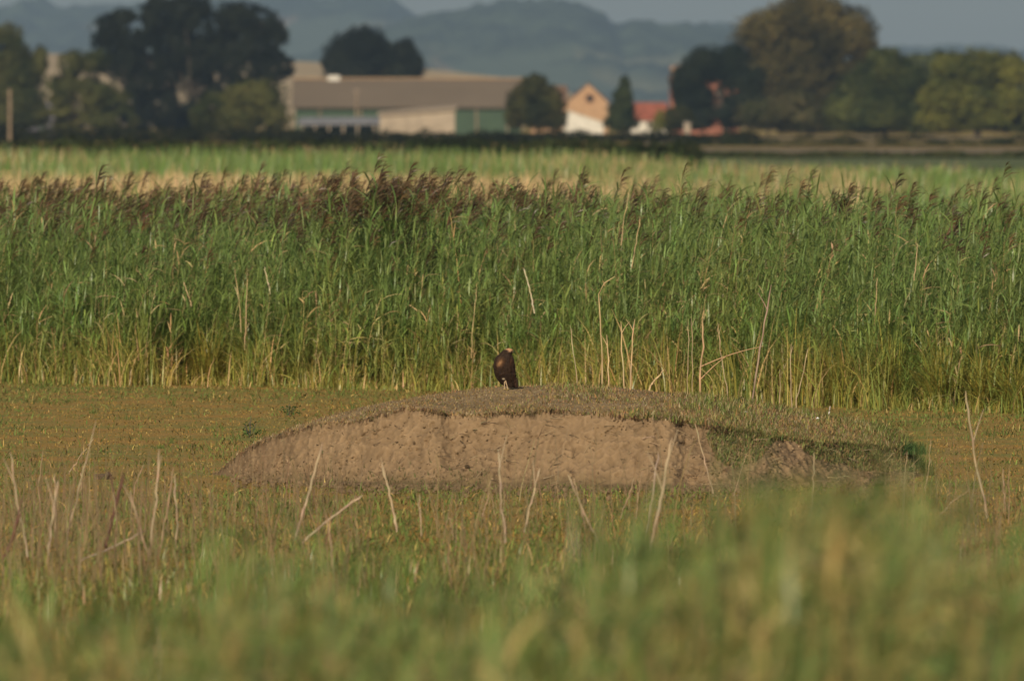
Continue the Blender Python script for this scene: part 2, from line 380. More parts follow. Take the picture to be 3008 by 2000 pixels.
# far hedges
def hedge(name, label, d, x0, x1, top, seed, cols, bot=None):
    s = F / d; n = int((x1 - x0) / 38)
    lobes = []
    for i in range(n + 1):
        px = x0 + (x1 - x0) * i / n + RNG.uniform(-12, 12)
        hh = (CAMH - (top + RNG.uniform(-6, 8) - HZ) / s)
        lobes.append((np.array([(px - 1504) / s, d + RNG.uniform(-1, 1), hh * 0.45]), np.array([1.6, 1.2, hh * 0.62])))
    root = tag(empty(name, ((0.5 * (x0 + x1) - 1504) / s, d, 0)), label, 'hedge')
    V, Fq, C = leaf_cloud(lobes, 420, 0.32, cols, 0.28, 1.2, seed)
    mesh_np('foliage', V, Fq, M_TREE, C, root)
    b = Batch(); k = len(lobes)
    p0 = np.array([[l[0][0], l[0][1], -0.1] for l in lobes]); p1 = p0.copy(); p1[:, 2] = [l[1][2] * 1.2 for l in lobes]; p1[:, 0] += RNG.normal(0, 0.3, k)
    b.tubes(np.stack([p0, p1], 1), np.tile(np.array([[0.08, 0.03]]), (k, 1)), np.full((k, 2, 3), 0.05), 5)
    tag(b.build('stem', M_BARK, root), kind='stuff')
HDK = ((0.010, 0.013, 0.007), (0.026, 0.03, 0.014))
hedge('field_hedge', 'long dark hedge below the dark trees and olive trees', 1500, -260, 930, 376, 31, HDK)
hedge('field_hedge', 'dark hedge in front of the long barn and pale shed', 1450, 860, 1560, 388, 32, HDK)
hedge('field_hedge', 'dark hedge running below brick gable, conifer and red roofed cottage', 1520, 1500, 2200, 388, 33, HDK)
hedge('boundary_hedge', 'low thin hedge at the edge of the stubble below the willow', 1640, 2180, 3300, 404, 34, HDK)
hedge('ditch_hedge', 'broken row of dark scrub crossing the stubble fields', 1340, 2000, 3300, 418, 35, ((0.02, 0.028, 0.012), (0.04, 0.045, 0.02)))
hedge('ditch_scrub', 'low dark scrub strip along the near edge of the stubble fields', 985, 1950, 3300, 448, 37, ((0.03, 0.04, 0.016), (0.06, 0.065, 0.028)))
hedge('ditch_scrub', 'dark green scrub along the ditch behind the pale far reeds', 800, -200, 2000, 415, 36, ((0.018, 0.026, 0.012), (0.045, 0.055, 0.02)))

# ------------------------------------------------------------------ farm buildings
def box(name, x0, x1, y0, y1, z0, z1, mat, parent):
    v = [(x, y, z) for z in (z0, z1) for y in (y0, y1) for x in (x0, x1)]
    f = [[0, 2, 3, 1], [4, 5, 7, 6], [0, 1, 5, 4], [2, 6, 7, 3], [0, 4, 6, 2], [1, 3, 7, 5]]
    return mesh_np(name, v, f, mat, None, parent)
def slab(name, pts, th, mat, parent):
    """quad of four points given a thickness along its normal"""
    p = np.array(pts, float); n = nrm(np.cross(p[1] - p[0], p[3] - p[0]))
    v = np.concatenate([p, p - n * th])
    f = [[0, 1, 2, 3], [7, 6, 5, 4], [0, 4, 5, 1], [1, 5, 6, 2], [2, 6, 7, 3], [3, 7, 4, 0]]
    return mesh_np(name, v, f, mat, None, parent)
def prism(name, pts2, y0, y1, mat, parent):
    """outline in x,z extruded along y"""
    n = len(pts2); bm = bmesh.new()
    a = [bm.verts.new((x, y0, z)) for x, z in pts2]; c = [bm.verts.new((x, y1, z)) for x, z in pts2]
    bm.faces.new(a); bm.faces.new(c[::-1])
    for i in range(n): bm.faces.new((a[i], c[i], c[(i + 1) % n], a[(i + 1) % n]))
    bmesh.ops.recalc_face_normals(bm, faces=bm.faces)
    me = bpy.data.meshes.new(name); bm.to_mesh(me); bm.free()
    return link(name, me, mat, parent)
M_ROOF = mat_plain('fibre_cement_roof', (0.15, 0.115, 0.083), 0.9, 0.05, 0.12)
M_GREEN = mat_plain('green_sheet', (0.045, 0.075, 0.045), 0.6, 0.1, 0.4)
M_PALE = mat_plain('pale_render', (0.36, 0.29, 0.22), 0.9, 0.15, 0.5)
M_GREY = mat_plain('grey_sheet', (0.22, 0.21, 0.21), 0.5, 0.2, 0.6)
M_WHITE = mat_plain('white_paint', (0.60, 0.56, 0.50), 0.8, 0.08, 1)
M_BRICK = mat_plain('old_brick', (0.36, 0.20, 0.12), 0.9, 0.2, 1.2)
M_RED = mat_plain('red_tile', (0.27, 0.085, 0.055), 0.85, 0.2, 1.0)
M_TILE = mat_plain('brown_tile', (0.15, 0.09, 0.06), 0.9, 0.2, 1.0)
M_GLASS = mat_plain('dark_glass', (0.02, 0.022, 0.025), 0.15, 0.05, 1, 0.5)
M_WOOD = mat_plain('weathered_wood', (0.26, 0.19, 0.13), 0.9, 0.25, 3)

D = 2100.0; s = F / D
def bx(px, d): return (px - 1504) / F * d
def bz(py, d): return CAMH - (py - HZ) / F * d
barn = tag(empty('long_barn', (bx(1190, D), D, 0)), 'long low barn with brownish sheet roof and dark green sides', 'barn')
x0, x1 = bx(868, D), bx(1530, D); ze, zr = bz(312, D), bz(232, D); yr = D + 12
box('wall', x0, x1, D, D + 24, -0.2, ze, M_GREEN, barn)
v = [(x0 - 0.01, D, ze), (x0 - 0.01, D + 24, ze), (x0 - 0.01, yr, zr - 0.3), (x0 + 0.2, D, ze), (x0 + 0.2, D + 24, ze), (x0 + 0.2, yr, zr - 0.3)]
npan = 11
for i in range(npan):
    a, c = x0 - 0.6 + (x1 - x0 + 1.2) * i / npan, x0 - 0.6 + (x1 - x0 + 1.2) * (i + 1) / npan - 0.012
    dz = 0.004 * (i % 2)
    slab('roof_sheet', [(a, D - 0.7, ze - 0.25 + dz), (c, D - 0.7, ze - 0.25 + dz), (c, yr, zr + dz), (a, yr, zr + dz)], 0.12, M_ROOF, barn)
    slab('roof_sheet', [(c, D + 24.7, ze - 0.25 + dz), (a, D + 24.7, ze - 0.25 + dz), (a, yr, zr + dz), (c, yr, zr + dz)], 0.12, M_ROOF, barn)
box('ridge_cap', x0 - 0.6, x1 + 0.6, yr - 0.4, yr + 0.4, zr - 0.05, zr + 0.18, mat_plain('ridge_tan', (0.36, 0.24, 0.14), 0.9), barn)
box('white_ridge_block', bx(960, D), bx(996, D), yr - 0.8, yr - 0.45, zr - 0.35, zr + 0.55, M_WHITE, barn)  # white block added for a white glint at the ridge
mesh_np('gable_end', v, [[0, 1, 2], [3, 5, 4], [0, 3, 1], [1, 3, 4], [0, 2, 3], [2, 5, 3], [1, 4, 2], [2, 4, 5]], M_GREEN, None, barn)
for px in (940, 1060, 1180, 1300, 1400, 1490):
    box('post', bx(px, D) - 0.12, bx(px, D) + 0.12, D - 0.2, D - 0.003, 0, ze - 0.05, M_WOOD, barn)

D2 = 2040.0
shed = tag(empty('pale_shed', (bx(1230, D2), D2, 0)), 'low pale rendered shed with sloping top in front of the barn', 'shed')
xa, xb = bx(1115, D2), bx(1336, D2)
prism('wall', [(xa, -0.2), (xb, -0.2), (xb, bz(321, D2)), (xa, bz(338, D2))], D2, D2 + 9, M_PALE, shed)
slab('roof', [(xa - 0.3, D2 - 0.4, bz(337, D2)), (xb + 0.3, D2 - 0.4, bz(319.5, D2)), (xb + 0.3, D2 + 9.4, bz(310, D2)), (xa - 0.3, D2 + 9.4, bz(328, D2))], 0.18, mat_plain('tan_sheet', (0.36, 0.28, 0.20), 0.8), shed)
for px in (1195, 1265):
    box('pilaster', bx(px, D2) - 0.15, bx(px, D2) + 0.15, D2 - 0.12, D2 - 0.003, -0.2, bz(332, D2), M_PALE, shed)
D3 = 2000.0
cart = tag(empty('open_cart_shed', (bx(990, D3), D3, 0)), 'low open cart shed with grey sheet roof on white posts', 'shed')
xa, xb = bx(880, D3), bx(1112, D3)
slab('roof', [(xa - 0.2, D3 - 0.3, bz(366, D3)), (xb + 0.2, D3 - 0.3, bz(364, D3)), (xb + 0.2, D3 + 7, bz(344, D3)), (xa - 0.2, D3 + 7, bz(346, D3))], 0.15, M_GREY, cart)
box('rear_wall', xa, xb, D3 + 6.6, D3 + 6.8, -0.2, bz(350, D3), M_GREEN, cart)
for px in (888, 926, 966, 1008, 1050, 1100):
    box('post', bx(px, D3) - 0.14, bx(px, D3) + 0.14, D3, D3 + 0.4, -0.2, bz(366, D3) - 0.1, M_PALE, cart)

D4 = 2000.0
hs = tag(empty('gabled_house', (bx(1735, D4), D4, 0)), 'tan brick house with a gable facing the marsh and small dark round window', 'house')
xl, xm, xr_ = bx(1668, D4), bx(1728, D4), bx(1784, D4); ze, zt = bz(300, D4), bz(249, D4)
M_TAN = mat_plain('tan_brick', (0.42, 0.26, 0.155), 0.9, 0.15, 1.5)
prism('wall', [(xl, -0.2), (xr_, -0.2), (xr_, ze), (xm, zt), (xl, ze)], D4, D4 + 12, M_TAN, hs)
slab('roof', [(xl - 0.35, D4 - 0.25, ze - 0.2), (xm, D4 - 0.25, zt + 0.16), (xm, D4 + 12.3, zt + 0.16), (xl - 0.35, D4 + 12.3, ze - 0.2)][::-1], 0.14, M_TILE, hs)
slab('roof', [(xm, D4 - 0.25, zt + 0.16), (xr_ + 0.35, D4 - 0.25, ze - 0.2), (xr_ + 0.35, D4 + 12.3, ze - 0.2), (xm, D4 + 12.3, zt + 0.16)][::-1], 0.14, M_TILE, hs)
def disc(name, x, y, z, r, mat, parent, th=0.08, ring=0.0):
    bm = bmesh.new(); bmesh.ops.create_cone(bm, cap_ends=True, segments=20, radius1=r, radius2=r, depth=th)
    bmesh.ops.rotate(bm, verts=bm.verts, cent=(0, 0, 0), matrix=Matrix.Rotation(math.pi / 2, 3, 'X'))
    bmesh.ops.translate(bm, verts=bm.verts, vec=(x, y, z))
    me = bpy.data.meshes.new(name); bm.to_mesh(me); bm.free(); return link(name, me, mat, parent)
sur = disc('window', bx(1733, D4), D4 - 0.03, bz(290, D4), 0.85, M_BRICK, hs, 0.08)
disc('pane', bx(1733, D4), D4 - 0.08, bz(290, D4), 0.58, M_GLASS, sur, 0.05)
wing = tag(empty('side_wing', (bx(1650, D4), D4 + 8, 0)), 'brown roofed range attached behind the round tree and the brick gable', 'house')
box('wall', bx(1560, D4), bx(1667, D4), D4 + 5, D4 + 11, -0.2, bz(305, D4), M_TAN, wing)
slab('roof', [(bx(1555, D4), D4 + 4.6, bz(307, D4)), (bx(1667, D4), D4 + 4.6, bz(307, D4)), (bx(1667, D4), D4 + 8, bz(252, D4)), (bx(1555, D4), D4 + 8, bz(252, D4))], 0.15, M_TILE, wing)
slab('roof', [(bx(1667, D4), D4 + 11.4, bz(307, D4)), (bx(1555, D4), D4 + 11.4, bz(307, D4)), (bx(1555, D4), D4 + 8, bz(252, D4)), (bx(1667, D4), D4 + 8, bz(252, D4))], 0.15, M_TILE, wing)
D5 = 1980.0
lean = tag(empty('white_lean_to', (bx(1715, D5), D5, 0)), 'bright white lean-to with slanting top against the brick gable', 'shed')
prism('wall', [(bx(1655, D5), -0.2), (bx(1772, D5), -0.2), (bx(1772, D5), bz(362, D5)), (bx(1668, D5), bz(326, D5)), (bx(1655, D5), bz(334, D5))], D5, D5 + 8, M_WHITE, lean)
slab('roof', [(bx(1668, D5), D5 - 0.15, bz(325, D5)), (bx(1774, D5), D5 - 0.15, bz(361, D5)), (bx(1774, D5), D5 + 8.1, bz(361, D5)), (bx(1668, D5), D5 + 8.1, bz(325, D5))], 0.1, M_WHITE, lean)
D6 = 2020.0
cot = tag(empty('cottage', (bx(1910, D6), D6, 0)), 'low white cottage with a red tiled roof beside the conifer', 'house')
xa, xb = bx(1850, D6), bx(1956, D6)
box('wall', xa, xb, D6, D6 + 7, -0.2, bz(351, D6), M_WHITE, cot)
slab('roof', [(xa - 0.2, D6 - 0.4, bz(353, D6)), (xb + 0.2, D6 - 0.4, bz(353, D6)), (xb + 0.2, D6 + 3.5, bz(302, D6)), (xa - 0.2, D6 + 3.5, bz(302, D6))], 0.14, M_RED, cot)
slab('roof', [(xb + 0.2, D6 + 7.4, bz(353, D6)), (xa - 0.2, D6 + 7.4, bz(353, D6)), (xa - 0.2, D6 + 3.5, bz(302, D6)), (xb + 0.2, D6 + 3.5, bz(302, D6))], 0.14, M_RED, cot)
w_ = box('window', bx(1900, D6), bx(1915, D6), D6 - 0.05, D6 - 0.003, bz(376, D6), bz(360, D6), M_WOOD, cot)
box('pane', bx(1902, D6), bx(1913, D6), D6 - 0.07, D6 - 0.053, bz(374, D6), bz(362, D6), M_GLASS, w_)
D7 = 2110.0
bh = tag(empty('brick_house', (bx(2070, D7), D7, 0)), 'tall red brick house half hidden by the dark green tree', 'house')
xa, xb = bx(1968, D7), bx(2170, D7)
M_RB = mat_plain('red_brick', (0.30, 0.12, 0.08), 0.9, 0.2, 1.2)
box('wall', xa, xb, D7, D7 + 9, -0.2, bz(232, D7), M_RB, bh)
rf = slab('roof', [(xa - 0.3, D7 - 0.4, bz(234, D7)), (xb + 0.3, D7 - 0.4, bz(234, D7)), (xb - 1, D7 + 4.5, bz(190, D7)), (xa + 1, D7 + 4.5, bz(190, D7))], 0.15, M_TILE, bh)
slab('roof', [(xb + 0.3, D7 + 9.4, bz(234, D7)), (xa - 0.3, D7 + 9.4, bz(234, D7)), (xa + 1, D7 + 4.5, bz(190, D7)), (xb - 1, D7 + 4.5, bz(190, D7))], 0.15, M_TILE, bh)
box('chimney', bx(1970, D7), bx(1982, D7), D7 + 4, D7 + 5, bz(235, D7), bz(196, D7), M_TAN, bh)
for px in (2000, 2050, 2105):
    w_ = box('window', bx(px, D7), bx(px + 16, D7), D7 - 0.06, D7 - 0.003, bz(285, D7), bz(262, D7), M_WHITE, bh)
    box('pane', bx(px + 2, D7), bx(px + 14, D7), D7 - 0.08, D7 - 0.063, bz(283, D7), bz(264, D7), M_GLASS, w_)
D8 = 1840.0
cab = tag(empty('white_box', (bx(2017, D8), D8, 0)), 'small white box by the round clipped bush', 'box')  # small lidded box standing by the clipped bush
box('body', bx(2008, D8), bx(2026, D8), D8 - 5, D8 - 4.4, 0, bz(362, D8), M_PALE, cab)
box('lid', bx(2006, D8), bx(2028, D8), D8 - 5.05, D8 - 4.35, bz(362, D8), bz(359, D8), M_GREY, cab)
D9 = 1990.0
tun = tag(empty('sheeted_stack', (bx(120, D9), D9, 0)), 'pale lilac sheeted stack showing through the olive trees', 'stack')
prism('cover', [(bx(75, D9), 0), (bx(158, D9), 0), (bx(158, D9), bz(300, D9)), (bx(140, D9), bz(296, D9)), (bx(95, D9), bz(345, D9))], D9, D9 + 5, mat_plain('lilac_sheet', (0.36, 0.34, 0.42), 0.6, 0.15, 0.5), tun)
prism('strap', [(bx(118, D9), 0), (bx(126, D9), 0), (bx(126, D9), bz(312, D9)), (bx(118, D9), bz(321, D9))], D9 - 0.06, D9 - 0.01, M_GREEN, tun)
def pole(name, label, px, ytop, d, r, arm):
    root = tag(empty(name, (bx(px, d), d, 0)), label, 'pole')
    b = Batch(); z = np.linspace(-0.3, bz(ytop, d), 6)
    b.tubes(p3(np.full(6, bx(px, d)), d, z)[None], np.linspace(r, r * 0.75, 6)[None], np.tile(np.array([[[0.28, 0.2, 0.13]]]), (1, 6, 1)), 10)
    b.build('post', M_WOOD, root, True)
    if arm:
        zt = bz(ytop, d) - 0.4
        box('crossarm', bx(px, d) - arm, bx(px, d) + arm, d - r - 0.12, d - r - 0.003, zt - 0.1, zt + 0.1, M_WOOD, root)
        box('insulator', bx(px, d) - arm + 0.05, bx(px, d) - arm + 0.2, d - r - 0.14, d - r, zt + 0.1, zt + 0.3, M_GREY, root)
        box('insulator', bx(px, d) + arm - 0.2, bx(px, d) + arm - 0.05, d - r - 0.14, d - r, zt + 0.1, zt + 0.3, M_GREY, root)
pole('utility_pole', 'stout tan wooden pole standing in front of the long dark hedge', 29, 262, 1440, 0.19, 0.0)
pole('utility_pole', 'thin grey pole with crossarm in front of the barn roof', 1047, 262, 2060, 0.2, 0.5)

# ------------------------------------------------------------------ reeds
def reed_edge(x):
    return np.interp(x, [-9, -6.4, -3.5, -1, 0.5, 2.5, 4.5, 6.2, 9], [165.5, 164.5, 163, 160.5, 157.5, 153.5, 150, 147, 144])

def make_reeds(bt, x, y, h, zlo, n_leaf, wmul, yellow, panic, lean=0.10, cgreen=(0.114, 0.163, 0.049), cyel=(0.225, 0.205, 0.05), ctan=(0.36, 0.26, 0.13), tanp=0.06, leaf_len=0.5, up=(35, 75)):
    n = len(x)
    wind = np.array([1.0, 0.15, 0.0])
    ld = rdir(n) * RNG.uniform(0, 0.12, (n, 1)) + wind * lean * RNG.uniform(0.2, 1.6, (n, 1))
    k = 5; t = np.linspace(0, 1, k)
    Pt = np.zeros((n, k, 3))
    base = p3(x, y, np.full(n, -0.05))
    Pt = base[:, None] + t[None, :, None] * (h[:, None, None] * np.array([0, 0, 1.0])) + (t ** 2)[None, :, None] * (ld * h[:, None])[:, None]
    istan = RNG.random(n) < tanp
    ymul = 0.35 + 1.5 * fbm(p3(x * 0.9, y * 0.4), 3, 33) * RNG.uniform(0.5, 1.3, n)
    green = jit(np.tile(np.array(cgreen), (n, 1)), 0.16)
    gt = RNG.random((n, 1)); green = green * (1 - 0.25 * gt) + np.array([0.13, 0.15, 0.03]) * 0.25 * gt
    yel = jit(np.tile(np.array(cyel), (n, 1)), 0.2); tan = jit(np.tile(np.array(ctan), (n, 1)), 0.2)
    def colour(z, idx, jitter=0.15):
        f = np.clip((yellow * ymul[idx] - z / h[idx]) / yellow, 0, 1)[:, None] * RNG.uniform(0.1, 1.3, (len(idx), 1)); f = np.clip(f, 0, 1)
        c = green[idx] * (1 - f) + yel[idx] * f
        c = np.where(istan[idx][:, None], tan[idx], c)
        return jit(c, jitter)
    # stems
    C = np.stack([colour(Pt[:, j, 2], np.arange(n), 0.05) for j in range(k)], 1)
    C = C * 1.05 + np.array([0.02, 0.015, 0.0])
    R = np.linspace(1, 0.45, k)[None] * RNG.uniform(0.0035, 0.006, (n, 1)) * wmul
    bt.tubes(Pt, R, C, 3)
    # leaves
    for li in range(n_leaf):
        f = np.clip((li + RNG.uniform(0.1, 0.9, n)) / n_leaf, 0, 1); f = zlo + (1.0 - zlo) * f
        f = np.minimum(f, 0.985)
        keep = RNG.random(n) < 0.93
        idx = np.where(keep)[0]; f = f[idx]; m = len(idx)
        st = base[idx] + f[:, None] * h[idx][:, None] * np.array([0, 0, 1.0]) + (f ** 2)[:, None] * ld[idx] * h[idx][:, None]
        hd = nrm(rdir(m) + wind * 0.45)
        el = np.radians(RNG.uniform(up[0], up[1], m)); L = leaf_len * RNG.uniform(0.55, 1.2, m) * (1 - 0.25 * f)
        el = np.where(istan[idx], el - 0.5, el)
        kk = 4; s_ = np.linspace(0, 1, kk)
        droop = RNG.uniform(0.25, 1.1, m)
        ang = el[:, None] - droop[:, None] * s_[None] * 1.1
        seg = (L / (kk - 1))[:, None]
        dx = np.concatenate([np.zeros((m, 1)), np.cumsum(np.cos(ang[:, :-1]) * seg, 1)], 1)
        dz = np.concatenate([np.zeros((m, 1)), np.cumsum(np.sin(ang[:, :-1]) * seg, 1)], 1)
        Q = st[:, None] + hd[:, None] * dx[..., None] + np.array([0, 0, 1.0]) * dz[..., None]
        W = np.array([0.55, 1.0, 0.8, 0.06])[None] * RNG.uniform(0.013, 0.024, (m, 1)) * wmul
        side = nrm(np.cross(hd, np.array([0, 0, 1.0]))) 
        side = nrm(side + np.array([0, 0, 1.0]) * RNG.normal(0, 0.35, (m, 1)))
        c0 = colour(st[:, 2], idx)
        Cc = np.repeat(c0[:, None], kk, 1)
        bt.ribbons(Q, W, side, Cc)
    return Pt[:, -1], ld

def panicles(bt, tips, scale=1.0, nb=17, col=(0.082, 0.052, 0.026)):
    n = len(tips); wind = np.array([1.0, 0.15, 0])
    cb = jit(np.tile(np.array(col), (n, 1)), 0.3)
    for b_ in range(nb):
        f = b_ / nb
        st = tips + np.array([0, 0, 1.0]) * (f * 0.20 - 0.03) * scale + wind * 0.05 * f * scale
        hd = nrm(rdir(n) * 0.75 + wind * 0.8)
        kk = 4; s_ = np.linspace(0, 1, kk)
        L = (0.20 - 0.10 * f) * RNG.uniform(0.7, 1.25, n) * scale
        el = np.radians(RNG.uniform(35, 75, n)); ang = el[:, None] - s_[None] * RNG.uniform(0.7, 1.7, n)[:, None]
        seg = (L / (kk - 1))[:, None]
        dx = np.concatenate([np.zeros((n, 1)), np.cumsum(np.cos(ang[:, :-1]) * seg, 1)], 1)
        dz = np.concatenate([np.zeros((n, 1)), np.cumsum(np.sin(ang[:, :-1]) * seg, 1)], 1)
        Q = st[:, None] + hd[:, None] * dx[..., None] + np.array([0, 0, 1.0]) * dz[..., None]
        W = np.array([0.3, 1.0, 0.9, 0.2])[None] * RNG.uniform(0.006, 0.014, (n, 1)) * scale
        bt.ribbons(Q, W, nrm(np.cross(hd, RNG.normal(0, 1, (n, 3)))), np.repeat(jit(cb, 0.15)[:, None], kk, 1))

XW = 8.6
# front of the main reedbed: full-length reeds
bt = Batch()
n = 4000
x = RNG.uniform(-XW, XW, n); dep = RNG.exponential(1.35, n) - 0.1
edge = reed_edge(x) + (fbm(p3(x * 0.8, 0 * x), 3, 2) - 0.5) * 2.0
hn = fbm(p3(x * 0.35, dep * 0.2), 3, 4)
hgt = (1.62 + 0.75 * hn + RNG.normal(0, 0.16, n)) * np.clip(0.36 + 0.42 * dep + RNG.uniform(-0.1, 0.15, n), 0.3, 1.0)
tips, _ = make_reeds(bt, x, edge + dep, hgt, 0.03, 18, 0.82, 0.66, 0, leaf_len=0.42, up=(30, 86), tanp=0.09)
tall = (dep > 1.0); pr = np.interp(x, [-8, 0, 1.5, 8], [0.14, 0.16, 0.06, 0.06])
panicles(bt, tips[tall & (RNG.random(n) < pr)])
tag(bt.build('reedbed_front', M_LEAF), 'dense green reeds with yellowing feet edging the mud', 'reeds', kind='stuff')
# body of the bed behind: mostly tops seen
bt = Batch()
n = 7200
x = RNG.uniform(-XW * 1.12, XW * 1.12, n); dep = 3.0 + 27 * RNG.random(n) ** 1.15
hn = fbm(p3(x * 0.3, dep * 0.15), 3, 4)
hgt = 1.66 + 0.75 * hn + RNG.normal(0, 0.15, n)
tips, _ = make_reeds(bt, x, reed_edge(x) + dep, hgt, 0.40, 9, 1.1, 0.2, 0, tanp=0.03, up=(20, 80))
pr = np.interp(x, [-9, -1.5, 0.5, 2, 9], [0.30, 0.34, 0.22, 0.13, 0.13])
panicles(bt, tips[RNG.random(n) < pr], 1.1)
tag(bt.build('reedbed', M_LEAF), 'tall green reeds with dark purple brown plumes behind the edge', 'reeds', kind='stuff')
# tall plumed clump
bt = Batch()
n = 115
x = RNG.normal(-1.85, 0.40, n); y = reed_edge(x) + 1.2 + RNG.exponential(1.2, n)
tips, _ = make_reeds(bt, x, y, 2.22 + RNG.normal(0, 0.16, n), 0.5, 7, 1.3, 0.1, 0, tanp=0.0)
panicles(bt, tips, 1.2, 18, (0.088, 0.054, 0.028))
# short young reeds at the very edge
tag(bt.build('plumed_reeds', M_LEAF), 'taller reeds with full dark red brown plumes above the bed', 'reeds', kind='stuff')
bt = Batch(); n = 1700
x = RNG.uniform(-XW, XW, n); y = reed_edge(x) + (fbm(p3(x * 0.8, 0 * x), 3, 2) - 0.5) * 2.0 + RNG.normal(0.1, 0.45, n)
make_reeds(bt, x, y, RNG.uniform(0.35, 1.25, n) * (0.6 + 0.8 * fbm(p3(x * 1.2, y * 0.3), 2, 19)), 0.03, 8, 0.9, 0.75, 0, leaf_len=0.36, up=(35, 86), tanp=0.10, cgreen=(0.118, 0.165, 0.04))
tag(bt.build('young_reeds', M_LEAF), 'short yellow green reeds at the very edge of the bed', 'reeds', kind='stuff')
bt = Batch()
# taller solitary plumes
n = 26
x = np.concatenate([RNG.uniform(-7, 8, 16), RNG.normal(6.4, 0.5, 10)]); y = reed_edge(x) + RNG.uniform(1.5, 8, n)
tips, _ = make_reeds(bt, x, y, 2.42 + RNG.normal(0, 0.12, n), 0.6, 6, 1.3, 0.1, 0, tanp=0.0)
panicles(bt, tips, 1.15)
tag(bt.build('solitary_plumes', M_LEAF), 'single tall reed plumes standing above the bed', 'reeds', kind='stuff')
# yellowing sedge fringe along the foot of the reeds
bt = Batch()
n = 14000
x = RNG.uniform(-XW, XW, n); y = reed_edge(x) + (fbm(p3(x * 0.8, 0 * x), 3, 2) - 0.5) * 2.0 + RNG.normal(0.05, 0.8, n)
cl = fbm(p3(x * 1.3, y * 0.3), 2, 8)
h = (0.12 + 1.6 * np.clip(cl - 0.36, 0, 1)) * RNG.uniform(0.5, 1.7, n)
kk = 5; t = np.linspace(0, 1, kk); hd = rdir(n); dr = RNG.uniform(0.2, 1.25, n)
Q = p3(x, y, np.full(n, -0.02))[:, None] + np.array([0, 0, 1.0]) * ((t[None] - 0.35 * dr[:, None] * t[None] ** 2.5) * h[:, None])[..., None] + hd[:, None] * ((t[None] ** 1.8) * (h * dr * 0.7)[:, None])[..., None]
mix = RNG.random((n, 1)); tanr = RNG.random(n) < np.interp(x, [-8, 2, 4, 8], [0.18, 0.18, 0.08, 0.08])
mix = np.clip(mix * 1.1 + (fbm(p3(x * 1.1, y * 0.5), 2, 18)[:, None] - 0.55) * 1.2, 0, 1)
C = np.array([0.125, 0.170, 0.04]) * (1 - mix) + np.array([0.25, 0.21, 0.05]) * mix
C = jit(np.where(tanr[:, None], np.array([0.40, 0.27, 0.12]), C), 0.18)
bt.ribbons(Q, np.array([0.9, 1, 0.85, 0.6, 0.08])[None] * RNG.uniform(0.008, 0.017, (n, 1)), nrm(np.cross(hd, np.array([0, 0, 1.0])) + RNG.normal(0, 0.3, (n, 3))), np.repeat(C[:, None], kk, 1))
for px_, hh_, nn_, yl_ in [(610, 0.75, 260, 0.75), (700, 0.55, 150, 0.5), (150, 0.5, 150, 0.4), (330, 0.5, 150, 0.6), (900, 0.6, 180, 0.4), (1130, 0.55, 150, 0.5), (1280, 0.6, 160, 0.6), (2000, 0.7, 220, 0.5), (2150, 0.7, 220, 0.45), (2330, 0.85, 280, 0.6), (2480, 0.8, 260, 0.75), (2620, 0.95, 340, 0.55), (2760, 0.85, 280, 0.6), (2900, 0.8, 260, 0.7), (2990, 0.7, 200, 0.6)]:
    xc = (px_ - 1504) / F * 155; yc = float(reed_edge(xc)) + 0.1; xc = (px_ - 1504) / F * yc
    n = nn_; hd = rdir(n); L_ = hh_ * RNG.uniform(0.55, 1.25, n); kk = 6; t = np.linspace(0, 1, kk); sp = RNG.uniform(0.1, 1.0, n) ** 0.8
    ang = (math.pi / 2 - 0.5 * sp)[:, None] - (1.7 * sp)[:, None] * t[None] ** 1.3
    seg = (L_ / (kk - 1))[:, None]
    dx = np.concatenate([np.zeros((n, 1)), np.cumsum(np.cos(ang[:, :-1]) * seg, 1)], 1); dz = np.concatenate([np.zeros((n, 1)), np.cumsum(np.sin(ang[:, :-1]) * seg, 1)], 1)
    Q = (np.array([xc, yc, -0.02]) + rdir(n) * RNG.uniform(0, 0.16, (n, 1)))[:, None] + hd[:, None] * dx[..., None] + np.array([0, 0, 1.0]) * np.maximum(dz, 0.01)[..., None]
    m_ = np.clip(RNG.random((n, 1)) * 0.8 + yl_ - 0.5, 0, 1)
    c = jit(np.array([0.11, 0.155, 0.035]) * (1 - m_) + np.array([0.25, 0.19, 0.04]) * m_, 0.16)
    bt.ribbons(Q, np.array([0.8, 1, 1, 0.9, 0.6, 0.08])[None] * RNG.uniform(0.008, 0.015, (n, 1)), nrm(np.cross(hd, np.array([0, 0, 1.0])) + RNG.normal(0, 0.2, (n, 3))), np.repeat(c[:, None], kk, 1))
tag(bt.build('sedge_fringe', M_LEAF), 'yellowing sedge and broken straw at the foot of the reeds', 'sedge', kind='stuff')

